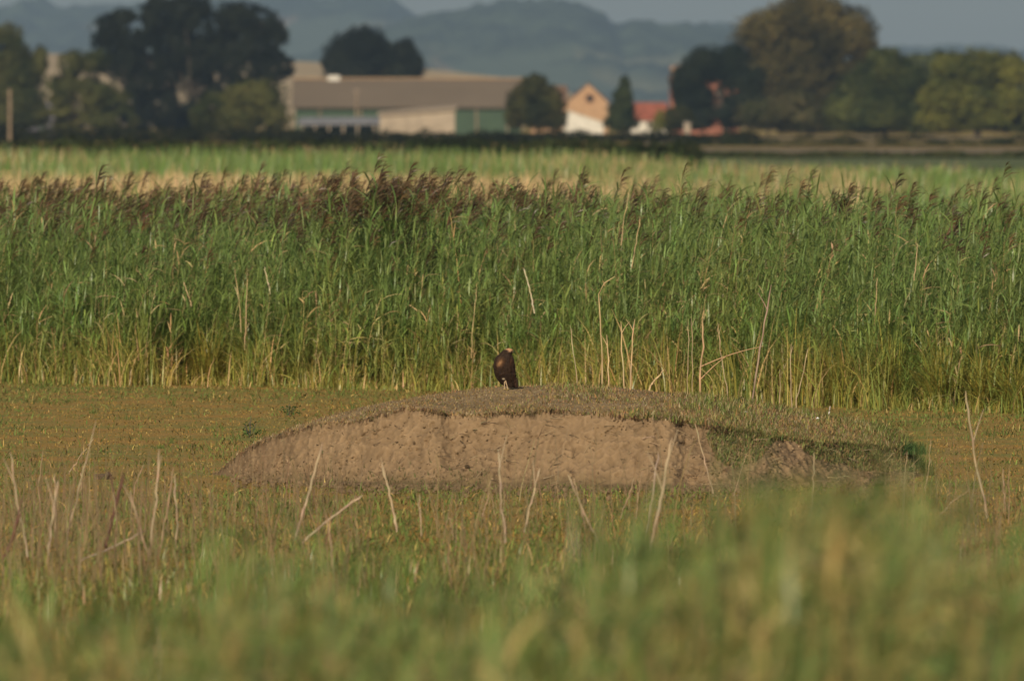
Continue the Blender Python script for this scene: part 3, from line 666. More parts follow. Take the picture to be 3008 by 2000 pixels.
# far reed belts
def far_reeds(name, label, y0, y1, n, h0, tanfun, seed):
    bt = Batch()
    y = y0 + (y1 - y0) * RNG.random(n); x = RNG.uniform(-1, 1, n) * y * 0.056
    px = x / y * F + 1504
    h = (h0(px) + 0.55 * (fbm(p3(x * 0.25, y * 0.06), 3, seed) - 0.5)) * RNG.uniform(0.75, 1.12, n)
    istan = RNG.random(n) < tanfun(px, y, fbm(p3(x * 0.12, y * 0.02), 2, seed + 1))
    c = np.where(istan[:, None], np.array([0.40, 0.29, 0.15]), np.array([0.12, 0.175, 0.05]))
    c = jit(c, 0.16); hd = nrm(rdir(n) * 0.6 + np.array([0.6, 0, 0]))
    for q_ in range(3):
        kk = 4; t = np.linspace(0, 1, kk); dr = RNG.uniform(0.02, 0.3, n); hd2 = nrm(hd + rdir(n) * 1.2)
        off = rdir(n) * RNG.uniform(0, 0.25, (n, 1))
        Q = (p3(x, y, 0 * x - 0.05) + off)[:, None] + np.array([0, 0, 1.0]) * (t[None] * h[:, None])[..., None] + hd2[:, None] * ((t[None] ** 2) * (h * dr)[:, None])[..., None]
        W = np.array([0.6, 1.0, 0.9, 0.15])[None] * RNG.uniform(0.03, 0.06, (n, 1))
        bt.ribbons(Q, W, nrm(np.cross(hd2, np.array([0, 0.2, 1.0])) + RNG.normal(0, 0.3, (n, 3))), np.repeat(jit(c, 0.08)[:, None], kk, 1))
    tag(bt.build(name, M_LEAF), label, 'reeds', kind='stuff')
def tan_near(px, y, n):
    return np.clip((n - 0.22) * 7, 0, 0.92) * np.interp(px, [0, 500, 1600, 1950, 2200, 2300, 2600, 2700, 3008], [1, 1, 1, 0.45, 0.4, 1.0, 1.0, 0.35, 0.3])
def tan_far(px, y, n):
    return np.clip((n - 0.62) * 5, 0.04, 0.6)
far_reeds('straw_reeds', 'blurred straw coloured reeds beyond the green reedbed', 232, 365, 13000, lambda px: np.interp(px, [0, 1500, 2200, 3008], [1.8, 1.75, 1.6, 1.6]), tan_near, 51)
far_reeds('far_green_reeds', 'blurred light green reeds beyond the straw coloured belt', 350, 520, 13000, lambda px: np.interp(px, [0, 1500, 1800, 2100, 3008], [2.06, 2.02, 1.95, 1.55, 1.4]), tan_far, 61)
bt = Batch()
n = 60; x = RNG.normal((2480 - 1504) / F * 262, 0.25, n); y = RNG.normal(262, 1.5, n); h = RNG.uniform(1.6, 2.35, n)
t = np.linspace(0, 1, 4); hd = rdir(n)
Q = p3(x, y, 0 * x)[:, None] + np.array([0, 0, 1.0]) * (t[None] * h[:, None])[..., None] + hd[:, None] * (t[None, :, None] ** 2) * 0.12
bt.ribbons(Q, np.tile(np.array([[0.03, 0.045, 0.04, 0.01]]), (n, 1)), nrm(np.cross(hd, np.array([0, 0, 1.0]))), np.repeat(jit(np.tile(np.array([[0.46, 0.34, 0.19]]), (n, 1)), 0.12)[:, None], 4, 1))
tag(bt.build('straw_tuft', M_LEAF), 'pale straw reed tuft standing above the far green belt', 'reeds', None, 'stuff')

# ------------------------------------------------------------------ mound
PXs = np.array([630, 680, 760, 950, 1100, 1280, 1450, 1600, 1800, 1950, 2050, 2200, 2400, 2600, 2690, 2735.0])
yF = np.array([122.3, 121.3, 120.2, 119.1, 118.5, 118.0, 117.8, 117.6, 117.4, 117.3, 117.5, 117.9, 118.8, 120.3, 121.2, 121.9])
hT = np.array([0.02, 0.19, 0.37, 0.56, 0.655, 0.725, 0.715, 0.70, 0.69, 0.66, 0.54, 0.48, 0.38, 0.29, 0.23, 0.03])
hC = np.array([0.0, 0.15, 0.34, 0.545, 0.66, 0.755, 0.82, 0.837, 0.815, 0.77, 0.735, 0.67, 0.545, 0.42, 0.32, 0.03])
xs = (PXs - 1504) / F * 121.0
NX, xl, xr_ = 560, xs[0] - 0.05, xs[-1] + 0.05
ux = np.linspace(xl, xr_, NX)
def pchip(xq, xp, fp):
    r = np.interp(xq, xp, fp); k = np.exp(-0.5 * (np.arange(-14, 15) / 5.0) ** 2); k /= k.sum()
    return np.convolve(np.pad(r, 14, mode='edge'), k, 'valid')
F_y, H_t, H_c = pchip(ux, xs, yF), pchip(ux, xs, hT), pchip(ux, xs, hC)
H_t *= 1 + 0.22 * (fbm(p3(ux * 2.2, 0 * ux), 3, 70) - 0.5); 
F_y = F_y + (fbm(p3(ux * 1.3, 0 * ux), 4, 71) - 0.5) * 0.9
YC = np.maximum(122.6, F_y + 0.7); YB = YC + 2.6
# cross-section: (kind t, y, z)
rows_y, rows_z, rows_k = [], [], []
n_ap, n_fc, n_tp, n_bk = 16, 70, 60, 14
for i in range(n_ap):
    f = i / n_ap; rows_y.append(F_y - 0.75 * (1 - f)); rows_z.append(-0.02 + 0.10 * H_t * f ** 2.0 + 0 * f); rows_k.append(0.0 * ux)
for i in range(n_fc):
    f = i / (n_fc - 1); w = 0.85 * H_t + 0.12 + np.interp(ux, [1.2, 2.4], [0, 0.45])
    yy = F_y + w * (f ** 0.75) * 0.9 - 0.03 * np.clip((f - 0.86) / 0.14, 0, 1) * np.minimum(H_t, 0.5)
    rows_y.append(yy); rows_z.append(-0.02 + H_t * (0.10 + 0.90 * f)); rows_k.append(0.1 + 0.8 * f + 0 * ux)
y_lip = rows_y[-1]; z_lip = rows_z[-1]
for i in range(1, n_tp + 1):
    f = i / n_tp; rows_y.append(y_lip + (YC - y_lip) * f); rows_z.append(z_lip + (H_c - z_lip) * (1 - (1 - f) ** 1.6)); rows_k.append(1.0 + 0.5 * f + 0 * ux)
for i in range(1, n_bk + 1):
    f = i / n_bk; rows_y.append(YC + (YB - YC) * f); rows_z.append(H_c * (1 - f * f * (3 - 2 * f)) - 0.05 * f); rows_k.append(2.0 + 0 * ux)
MY, MZ, MK = np.array(rows_y), np.array(rows_z), np.array(rows_k); MX = np.broadcast_to(ux, MY.shape).copy()
face = np.clip(np.minimum(MK / 0.1, (1.02 - MK) / 0.06), 0, 1) * (MK < 1.02)
q = p3(MX * 3.0, MY * 3.0, MZ * 3.2)
n1 = fbm(q, 4, 72) - 0.5; n2 = fbm(q * 5.5, 3, 73) - 0.5; n3 = np.abs(fbm(p3(MX * 4.5 + 0.8 * n2, MY * 3, MZ * 3.4), 4, 74) - 0.5)
crack = np.clip(1 - n3 / 0.022, 0, 1) * np.clip((fbm(q * 0.6, 2, 77) - 0.42) * 8, 0, 1)
n4 = fbm(q * 13, 2, 76) - 0.5
edgefade = np.clip(np.minimum(ux - xl, xr_ - ux) / 0.4, 0.1, 1)[None]
MY = MY + face * (-0.22 * n1 - 0.05 * n2 - 0.03 * n4 + 0.045 * crack) * edgefade
MZ = MZ + (0.05 * n1 + 0.05 * n2 + 0.03 * n4) * (0.4 + 0.6 * face) * edgefade * np.clip(MZ / 0.1, 0, 1)
# colours: bare earth on the face, darker brown foot, turf soil on top
cA = np.array([0.238, 0.160, 0.092]); cB = np.array([0.178, 0.118, 0.068]); cT = np.array([0.22, 0.155, 0.085]); cF = np.array([0.15, 0.105, 0.055])
kk_ = np.clip(fbm(q * 0.95, 4, 79) * 2.0 - 0.4, 0, 1)[..., None]
CM = cA * kk_ + cB * (1 - kk_)
low = np.clip((0.22 - MK + 0.35 * n1) * 6, 0, 1)[..., None]; CM = CM * (1 - low) + cF * low
CM = CM * (1 + 0.5 * n2[..., None]) * (1 + 0.4 * n4[..., None])
top = np.clip((MK - 0.90 + 0.45 * n1) * 9, 0, 1)[..., None]; CM = CM * (1 - top) + cT * (0.8 + 0.5 * kk_) * top
i = np.arange(MX.size).reshape(MX.shape)
qd = np.stack([i[:-1, :-1], i[:-1, 1:], i[1:, 1:], i[1:, :-1]], -1).reshape(-1, 4)
tag(mesh_np('mound', p3(MX, MY, MZ), qd, M_MOUND, CM, None, True), 'low eroded brown mud bank with turf cap', None, None, 'structure')
tops = MK > 0.9

# turf on the mound
def tufts(bt, x, y, z, h, w, c, k=4, spread=0.8):
    n = len(x); t = np.linspace(0, 1, k); hd = rdir(n); dr = RNG.uniform(0.2, 1.0, n) * spread
    Q = p3(x, y, z - 0.01)[:, None] + np.array([0, 0, 1.0]) * ((t[None] - 0.4 * dr[:, None] * t[None] ** 2) * h[:, None])[..., None] + hd[:, None] * ((t[None] ** 1.6) * (h * dr)[:, None])[..., None]
    W = np.interp(t, [0, 0.4, 1], [0.8, 1, 0.1])[None] * w[:, None]
    bt.ribbons(Q, W, nrm(np.cross(hd, np.array([0, 0, 1.0])) + RNG.normal(0, 0.3, (n, 3))), np.repeat(c[:, None], k, 1))
r0 = n_ap + n_fc - 3; r1 = n_ap + n_fc + n_tp + 6
bt = Batch()
n = 42000
ri = (r0 + (r1 - r0) * RNG.random(n) ** 1.25).astype(int); ci = RNG.integers(0, NX, n)
x, y, z = MX[ri, ci] + RNG.normal(0, 0.01, n), MY[ri, ci] + RNG.normal(0, 0.02, n), MZ[ri, ci]
px = x / y * F + 1504
gr = np.clip(fbm(p3(x * 1.6, y * 0.8), 3, 81) * 1.6 - 0.75 + np.interp(px, [600, 1300, 1800, 2050, 2700], [0.05, 0.05, 0.2, 0.62, 0.8]), 0, 1)
keep = RNG.random(n) < np.interp(px, [600, 900, 1300, 1900, 2100, 2730], [0.12, 0.3, 0.85, 0.9, 1, 1])
h = (0.022 + 0.06 * gr) * RNG.uniform(0.3, 1.6, n)
g = (RNG.random(n) < gr * 0.8)[:, None]
c = jit(np.where(g, np.array([0.14, 0.155, 0.048]), np.array([0.225, 0.155, 0.068])), 0.34)
st = RNG.random(n) < 0.08; c[st] = jit(np.tile(np.array([[0.36, 0.28, 0.17]]), (st.sum(), 1)), 0.15)
tufts(bt, x[keep], y[keep], z[keep], h[keep], RNG.uniform(0.006, 0.012, keep.sum()), c[keep])
# grass creeping down the low end of the bank
n = 15000; ri = n_ap + n_fc - 2 - (RNG.random(n) ** 1.5 * 52).astype(int); ci = RNG.integers(int(NX * 0.60), NX, n)
x, y, z = MX[ri, ci], MY[ri, ci] - 0.005, MZ[ri, ci]; depth_ = (n_ap + n_fc - 2 - ri) / 52.0
k_ = fbm(p3(x * 2.4, z * 3.0), 3, 86) + np.interp(x, [1.1, 2.0, 3.6], [-0.30, 0.10, 0.16]) > 0.42 + 0.35 * depth_
n = int(k_.sum())
tufts(bt, x[k_], y[k_], z[k_], RNG.uniform(0.02, 0.075, n), RNG.uniform(0.006, 0.011, n), jit(np.where(RNG.random((n, 1)) < 0.6, np.array([[0.125, 0.145, 0.05]]), np.array([[0.22, 0.16, 0.075]])), 0.3))
# ragged dark roots and blades over the broken edge; tone also paints its shadow
n = 3000; ci = RNG.integers(0, NX, n); ri = n_ap + n_fc - 1 - np.abs(RNG.normal(0, 1.6, n)).astype(int)
cl_ = fbm(p3(ux[ci] * 3.0, 0 * ux[ci]), 3, 83); k_ = RNG.random(n) < np.clip((cl_ - 0.3) * 2.6, 0.1, 1); ri, ci = ri[k_], ci[k_]; n = len(ri)
x, y, z = MX[ri, ci], MY[ri, ci] - 0.01, MZ[ri, ci]
t = np.linspace(0, 1, 4); L_ = RNG.uniform(0.02, 0.065, n); sx = RNG.normal(0, 0.5, n)
Q = p3(x, y, z)[:, None] + np.stack([sx[:, None] * t * L_[:, None], -(t[None] * 0.45) * L_[:, None], (0.5 * t - 1.2 * t ** 2)[None] * L_[:, None]], -1)
bt.ribbons(Q, np.array([0.9, 1, 0.8, 0.1])[None] * RNG.uniform(0.006, 0.014, (n, 1)), nrm(np.array([1.0, 0, 0]) + RNG.normal(0, 0.4, (n, 3))), np.repeat(jit(np.tile(np.array([[0.095, 0.065, 0.035]]), (n, 1)), 0.35)[:, None], 4, 1))
tag(bt.build('mound_turf', M_WEED), 'short dry and greyish green grass capping the mud bank', 'grass', kind='stuff')
# tussock at the end of the bank
bt = Batch(); n = 420
x = RNG.normal((2668 - 1504) / F * 121.5, 0.09, n); y = RNG.normal(121.6, 0.12, n)
tufts(bt, x, y, np.full(n, 0.22), RNG.uniform(0.06, 0.16, n), np.full(n, 0.009), jit(np.tile(np.array([[0.05, 0.085, 0.03]]), (n, 1)), 0.2))
tag(bt.build('grass_tussock', M_WEED), 'dark green grass tussock at the tapering end of the mud bank', 'grass tuft', None, 'stuff')
# crumbs of fallen earth
def lumps(name, label, pos, rad, mat, kind=None, cat=None):
    bm = bmesh.new(); bmesh.ops.create_icosphere(bm, subdivisions=1, radius=1); bv = np.array([v.co[:] for v in bm.verts]); bf = np.array([[v.index for v in f.verts] for f in bm.faces]); bm.free()
    n = len(pos); V = bv[None] * rad[:, None, None] * RNG.uniform(0.6, 1.25, (n, len(bv), 1)) * RNG.uniform(0.7, 1.3, (n, 1, 3)) + pos[:, None]
    Fq = bf[None] + (np.arange(n) * len(bv))[:, None, None]
    return tag(mesh_np(name, V, Fq.reshape(-1, 3), mat), label, cat, None, kind)
n = 2600; ri = RNG.integers(n_ap + 2, n_ap + n_fc - 6, n); ci = RNG.integers(12, NX - 12, n)
sel = RNG.random(n) < np.clip((fbm(p3(MX[ri, ci] * 2.0, MZ[ri, ci] * 3.0), 3, 120) - 0.38) * 3.5, 0.03, 1); ri, ci = ri[sel], ci[sel]; n = len(ri)
pos = p3(MX[ri, ci], MY[ri, ci], MZ[ri, ci]); half = n // 3
lumps('face_crumbs', 'dark crumbs and root ends stuck in the bare face of the mud bank', pos[:half], np.abs(RNG.normal(0.002, 0.006, half)) + 0.002, mat_plain('crumb_dark', (0.10, 0.065, 0.035), 0.95, 0.35, 9), 'stuff', 'earth')
lumps('face_crumbs', 'pale dry crumbs stuck in the bare face of the mud bank', pos[half:], np.abs(RNG.normal(0.002, 0.007, n - half)) + 0.002, mat_plain('crumb_pale', (0.27, 0.185, 0.11), 0.95, 0.35, 9), 'stuff', 'earth')
bt = Batch(); n = 420; ri = RNG.integers(n_ap - 6, n_ap + n_fc - 3, n); ci = RNG.integers(12, NX - 12, n); t = np.linspace(0, 1, 5); L_ = RNG.uniform(0.03, 0.16, n); an = RNG.normal(0, 0.6, n)
Q = p3(MX[ri, ci], MY[ri, ci] - 0.012, MZ[ri, ci] + 0.004)[:, None] + np.stack([np.cos(an)[:, None] * t * L_[:, None], -0.1 * t[None] * L_[:, None] + 0 * an[:, None], np.sin(an)[:, None] * t * L_[:, None]], -1) + np.cumsum(RNG.normal(0, 0.003, (n, 5, 3)), 1)
bt.tubes(Q, np.linspace(1, 0.4, 5)[None] * RNG.uniform(0.0015, 0.004, (n, 1)), np.repeat(jit(np.where(RNG.random((n, 1)) < 0.65, np.array([[0.09, 0.06, 0.035]]), np.array([[0.33, 0.25, 0.15]])), 0.2)[:, None], 5, 1), 4)
bw = Batch(); n = 1500; ri = n_ap + np.clip(np.abs(RNG.normal(0, 14, n)) - 6, -8, 60).astype(int); ci = RNG.integers(12, NX - 12, n)
sel = fbm(p3(MX[ri, ci] * 1.8, MZ[ri, ci] * 2.5), 3, 140) > 0.56; ri, ci = ri[sel], ci[sel]; n = len(ri)
tufts(bw, MX[ri, ci], MY[ri, ci] - 0.015, MZ[ri, ci], RNG.uniform(0.02, 0.06, n), RNG.uniform(0.005, 0.011, n), jit(np.where(RNG.random((n, 1)) < 0.5, np.array([[0.07, 0.085, 0.03]]), np.array([[0.10, 0.07, 0.035]])), 0.25))
tag(bw.build('bank_weeds', M_WEED), 'small dark weeds clinging to the foot of the bare bank', 'weeds', kind='stuff')
tag(bt.build('root_ends', M_STALK), 'thin roots and straws sticking out of the bare bank', 'roots', kind='stuff')
n = 2600; ci = RNG.integers(20, NX - 20, n); y = F_y[ci] - RNG.exponential(1.0, n) + 0.12 + RNG.normal(0, 0.25, n)
lumps('earth_crumbs', 'crumbs of fallen earth along the foot of the mud bank', p3(ux[ci], y, np.full(n, 0.02)), np.abs(RNG.normal(0.004, 0.011, n)) + 0.003, mat_plain('crumb', (0.17, 0.115, 0.065), 0.95, 0.35, 9), 'stuff', 'earth')
pc = P(300, 1408, GD(1408)); 
cl = lumps('mud_clod', 'dark brown mud clod lying alone on the flat', pc[None] + np.array([[0, 0, 0.02]]) + np.array([[0, 0, 0], [0.045, 0.02, -0.005], [-0.045, 0.01, -0.005], [0.09, 0.02, -0.01]]), np.array([0.055, 0.05, 0.045, 0.035]), M_CLOD, None, 'clod')

# ------------------------------------------------------------------ mud flat cover
def in_mound(x, y):
    return (x > xl) & (x < xr_) & (y > np.interp(x, ux, F_y) - 0.05) & (y < np.interp(x, ux, YB))
bt = Batch()
n = 150000
y = 76 + 90 * RNG.random(n) ** 0.9; x = RNG.uniform(-1, 1, n) * y * 0.052
k_ = ~in_mound(x, y) & (y < reed_edge(x) + 0.3); x, y = x[k_], y[k_]; n = len(x)
g = fbm(p3(x * 0.45, y * 0.12), 3, 90); g2 = fbm(p3(x * 2.5, y * 0.8), 2, 91)
near = np.clip((118 - y) / 22, 0, 1)
gp = np.clip(0.10 + (g - 0.45) * 1.6 + (g2 - 0.5) * 1.0 + 0.12 + 0.38 * near, 0.06, 0.9)
isg = RNG.random(n) < gp
c = np.where(isg[:, None], np.array([0.12, 0.155, 0.04]), np.array([0.265, 0.165, 0.045]))
u_ = RNG.random(n); c[u_ < 0.12] = np.array([0.36, 0.25, 0.09]); c[(u_ > 0.12) & (u_ < 0.22)] = np.array([0.07, 0.065, 0.025]); c[(u_ > 0.93) & isg] = np.array([0.16, 0.19, 0.05])
h = RNG.uniform(0.015, 0.045, n) * (1 + 1.2 * isg) * (1 + 1.6 * near * RNG.random(n)) * (0.6 + 0.8 * g2)
tufts(bt, x, y, 0 * x, h, RNG.uniform(0.006, 0.015, n), jit(c, 0.22), 3, 1.3)
nt_ = 420; ty = 80 + 84 * RNG.random(nt_); tx = RNG.uniform(-1, 1, nt_) * ty * 0.05; tk = ~in_mound(tx, ty) & (ty < reed_edge(tx) - 0.2); tx, ty = tx[tk], ty[tk]
m_ = RNG.integers(8, 30, len(tx)); xx = np.repeat(tx, m_) + RNG.normal(0, 0.05, m_.sum()); yy = np.repeat(ty, m_) + RNG.normal(0, 0.08, m_.sum()); hh = np.repeat(RNG.uniform(0.03, 0.13, len(tx)), m_) * RNG.uniform(0.5, 1.3, m_.sum())
cc = np.repeat(np.where(RNG.random((len(tx), 1)) < 0.6, np.array([[0.11, 0.145, 0.04]]), np.array([[0.25, 0.18, 0.07]])), m_, 0)
tufts(bt, xx, yy, 0 * xx, hh, RNG.uniform(0.005, 0.010, len(xx)), jit(cc, 0.2), 3, 0.9)
tag(bt.build('saltmarsh_weeds', M_WEED), 'low orange brown and green weeds covering the mud flat', 'weeds', kind='stuff')
# taller grass of the near flat, rising towards the viewer's bank
bt = Batch()
n = 15000
y = 52 + 46 * RNG.random(n); x = RNG.uniform(-1, 1, n) * y * 0.054
lim = CAMH - 0.0350 * y
gg = fbm(p3(x * 0.9, y * 0.15), 3, 95)
h = np.clip(lim, 0.10, 2) * RNG.uniform(0.35, 1.0, n) * (0.55 + 0.6 * gg)
h = np.where(y > 84, RNG.uniform(0.05, 0.22, n) * (0.5 + gg), h)
mixc = np.clip(gg * 2.4 - 0.7 + RNG.normal(0, 0.3, n), 0, 1)[:, None]
c = np.array([0.10, 0.145, 0.035]) * mixc + np.array([0.19, 0.155, 0.05]) * (1 - mixc)
br = RNG.random(n) < 0.12; c[br] = np.array([0.27, 0.19, 0.10])
tufts(bt, x, y, 0 * x, h, RNG.uniform(0.008, 0.018, n), jit(c, 0.2), 5, 0.35)
tag(bt.build('rank_grass', M_LEAF), 'soft olive and straw grass on the near side of the flat', 'grass', kind='stuff')
# nearest reeds, tops only in view, thrown out of focus
def top_px(px):
    return np.interp(px, [-400, 0, 300, 560, 700, 860, 1000, 1250, 1500, 1650, 1900, 2080, 2230, 2330, 2420, 2560, 2700, 2850, 3008, 3400], [1750, 1740, 1720, 1670, 1580, 1660, 1700, 1650, 1640, 1570, 1550, 1510, 1380, 1480, 1470, 1400, 1510, 1570, 1600, 1600])
bt = Batch()
n = 1750
y = RNG.uniform(35, 48, n); x = RNG.uniform(-1, 1, n) * y * 0.05
px = x / y * F + 1504
sp_ = RNG.random(n) < 0.09
px = np.where(sp_, RNG.choice([690, 720, 2190, 2250, 2290, 2400, 2540, 2580, 2620, 1880, 1990], n) + RNG.normal(0, 35, n), px); x = (px - 1504) / F * y
ytop = top_px(px) + np.where(sp_, np.abs(RNG.normal(0, 60, n)) - 90, np.abs(RNG.normal(0, 210, n))) + 10
h = np.clip(CAMH - (ytop - HZ) / F * y, 0.5, 2.6)
tips, _ = make_reeds(bt, x, y, h, 0.35, 9, 1.0, 0.15, 0, lean=0.05, cgreen=(0.110, 0.155, 0.048), tanp=0.35, ctan=(0.30, 0.23, 0.09), leaf_len=0.40, up=(5, 80))
tag(bt.build('near_reeds', M_LEAF), 'out of focus fresh green reeds filling the foreground', 'reeds', kind='stuff')
# fine brown dead stems over the flat
bt = Batch()
n = 1300
cxs = RNG.choice([20, 60, 120, 200, 260, 330, 420, 480, 620, 760, 900, 1000, 1350, 1480, 1700, 1900, 2150, 2600, 2750, 2900], n) + RNG.normal(0, 60, n)
y = RNG.uniform(90, 114, n); x = (cxs - 1504) / F * y
k_ = ~in_mound(x, y); x, y = x[k_], y[k_]; n = len(x)
h = RNG.uniform(0.2, 0.75, n); t = np.linspace(0, 1, 5); ld = rdir(n) * RNG.uniform(0, 0.35, (n, 1))
Q = p3(x, y, 0 * x - 0.02)[:, None] + np.array([0, 0, 1.0]) * (t[None] * h[:, None])[..., None] + ld[:, None] * ((t[None] ** 1.4) * h[:, None])[..., None] + np.cumsum(RNG.normal(0, 0.006, (n, 5, 3)), 1)
bt.tubes(Q, np.linspace(1, 0.4, 5)[None] * RNG.uniform(0.002, 0.0045, (n, 1)) * np.where(RNG.random((n, 1)) < 0.12, 1.9, 1.0), np.repeat(jit(np.tile(np.array([[0.215, 0.15, 0.08]]), (n, 1)), 0.25)[:, None], 5, 1), 3)
tag(bt.build('dead_stems', M_STALK), 'haze of fine brown dead stems on the flat', 'stems', kind='stuff')

# ------------------------------------------------------------------ single dead stalks and canes (photo coordinates at 2358 px width)
S_ = 3008 / 2358.0
def cane(name, label, pts, wpx, col, cat, group=None, d=None, branches=(), down=0.0, ragged=True):
    p_ = [(a * S_, b * S_) for a, b in pts]
    dd = d if d else GD(p_[0][1])
    w = np.array([P(a, b, dd) for a, b in p_])
    w[:, 1] += np.linspace(0, RNG.uniform(-0.12, 0.12), len(w))
    if down: w = np.concatenate([[[w[0, 0], w[0, 1], 0.0]], w])
    root = tag(empty(name, tuple(w[0])), label, cat, group)
    # resample with slight kinks
    seg = np.concatenate([[0], np.cumsum(np.linalg.norm(np.diff(w, axis=0), axis=1))])
    k = 14; tt = np.linspace(0, seg[-1], k)
    q_ = np.stack([np.interp(tt, seg, w[:, j]) for j in range(3)], 1)
    q_[1:-1] += RNG.normal(0, 0.004, (k - 2, 3))
    q_[0, 2] -= 0.03
    r = wpx / F * dd * (0.5 if d else 0.53)
    R = np.linspace(1.0, 0.62, k) * r * RNG.uniform(0.88, 1.12, k); R[-1] *= 0.35
    C = jit(np.tile(np.array([col]), (k, 1)), 0.14) * np.linspace(0.85, 1.08, k)[:, None]
    b = Batch(); b.tubes(q_[None], R[None], C[None], 7); b.build('stem', M_STALK, root, True)
    for (f, dx, dz) in branches:
        p0 = np.array([np.interp(f * seg[-1], seg, w[:, j]) for j in range(3)])
        p1 = p0 + np.array([dx, 0.02, dz]) * wpx / F * dd * 5
        t = np.linspace(0, 1, 5)[:, None]; q2 = p0 * (1 - t) + p1 * t; q2[:, 2] += np.sin(t[:, 0] * np.pi) * (0.012 + 0.16 * max(0.0, abs(dx) - 2) * wpx / F * dd)
        b = Batch(); b.tubes(q2[None], np.linspace(0.6, 0.22, 5)[None] * r, np.tile(np.array([col]), (1, 5, 1)) * 0.95, 5); b.build('side_shoot', M_STALK, root, True)
    return root
PALE = (0.38, 0.285, 0.185); BUFF = (0.33, 0.23, 0.14); RUST = (0.12, 0.055, 0.04); GREYB = (0.30, 0.22, 0.16); STRAW = (0.48, 0.34, 0.18)
G1 = 'dead stalks standing on the mud flat'
L_P = 'pale bleached dead stalk standing on the mud flat before the bank'
L_B = 'thin buff dead stalk standing on the mud flat before the bank'
cane('dead_stalk', 'tallest thick pale stalk of the leaning pair before the mud bank', [(1497, 1275), (1520, 1160), (1548, 1008)], 11, PALE, 'stalk', G1, branches=((0.75, 0.6, 2), (0.55, -0.8, 2)))
cane('dead_stalk', 'slimmer grey stalk crossing the thick pale stalk before the bank', [(1487, 1245), (1505, 1130), (1516, 1040)], 7, GREYB, 'stalk', G1)
cane('dead_stalk', 'straight pale stalk with dark tip before the middle of the bank', [(1166, 1252), (1154, 1150), (1148, 1035)], 9, PALE, 'stalk', G1, branches=((0.8, 0.5, 2.2),))
cane('dead_stalk', 'pale stalk leaning away over to a fork at its foot before the bank', [(1378, 1252), (1345, 1180), (1308, 1092)], 8, PALE, 'stalk', G1)
cane('fallen_stalk', 'pale stalk fallen almost flat, its tip propped against the flat before the bank', [(690, 1252), (760, 1195), (835, 1140)], 9, PALE, 'stalk', G1)
cane('dead_stalk', 'pale leaning stalk crossing the fallen stalk', [(678, 1245), (705, 1160), (742, 1018)], 9, PALE, 'stalk', G1)
cane('dead_stalk', 'curved pale stalk standing alone near the tapering end of the mud bank', [(2276, 1196), (2250, 1080), (2224, 900)], 8, PALE, 'stalk', G1, branches=((0.6, 0.8, 2.5),))
cane('dead_stalk', 'dark rust brown forked stalk among the pale ones', [(244, 1262), (262, 1180), (285, 1092)], 10, RUST, 'stalk', G1, branches=((0.45, 0.6, 2.5), (0.6, -0.4, 2)))
cane('dead_stalk', 'thick dark rust stalk leaning beside the pale clump', [(4, 1300), (28, 1240), (48, 1180)], 12, RUST, 'stalk', G1, branches=((0.6, 0.5, 2),))
cane('fallen_stalk', 'long pale branch lying slanted on the flat under the stalk clump', [(180, 1292), (255, 1262), (335, 1222)], 8, GREYB, 'stalk', G1)
for pts, w, lab in [([(1350, 1215), (1335, 1160), (1322, 1100)], 6, 'slim pale stalk rising close beside the forward leaning pale stalk'), ([(1208, 1225), (1225, 1150), (1243, 1078)], 8, 'pale stalk tilting beside the straight dark tipped stalk'), ([(916, 1225), (900, 1150), (879, 1068)], 8, 'lone pale stalk between the fallen stalk and the straight dark tipped stalk'),
               ([(68, 1292), (40, 1160), (24, 1040)], 8, 'tall bowed pale stalk behind the thick dark rust stalk'), ([(106, 1305), (120, 1200), (133, 1108)], 9, 'thickest pale stalk of the clump beside the thick dark rust stalk'), ([(125, 1240), (127, 1170), (126, 1090)], 6, 'slim upright pale stalk touching the thickest pale stalk of the clump'), ([(345, 1292), (320, 1210), (300, 1128)], 8, 'pale stalk tilting towards the forked rust stalk, one of a V pair'),
               ([(342, 1290), (358, 1160), (366, 1035)], 8, 'tall pale upright stalk, the other of the V pair'), ([(405, 1262), (408, 1190), (402, 1090)], 7, 'pale upright stalk standing just outside the V pair'), ([(1868, 1195), (1872, 1120), (1874, 1040)], 6, 'straight pale stalk alone before the grassy end of the bank'), ([(1645, 1142), (1622, 1060), (1600, 975)], 5, 'slender pale stalk slanting where bare earth meets the grassy end'), ([(150, 1250), (185, 1110), (222, 968)], 5, 'longest thin pale stalk slanting behind the clump and the forked rust stalk')]:
    cane('dead_stalk', lab, pts, w, PALE, 'stalk', G1, branches=((0.7, RNG.uniform(-1, 1), 2),) if w > 7 else ())
LB = {'e': 'thin buff stalk near the slender pale stalk before the grassy end', 'r': 'thin buff stalk around the curved pale stalk beyond the bank', 'c': 'thin buff stalk in the clump around the dark rust stalks', 'p': 'thin buff stalk beside the thick pale leaning pair', 'm': 'thin buff stalk between the fallen stalk and the straight dark tipped stalk'}
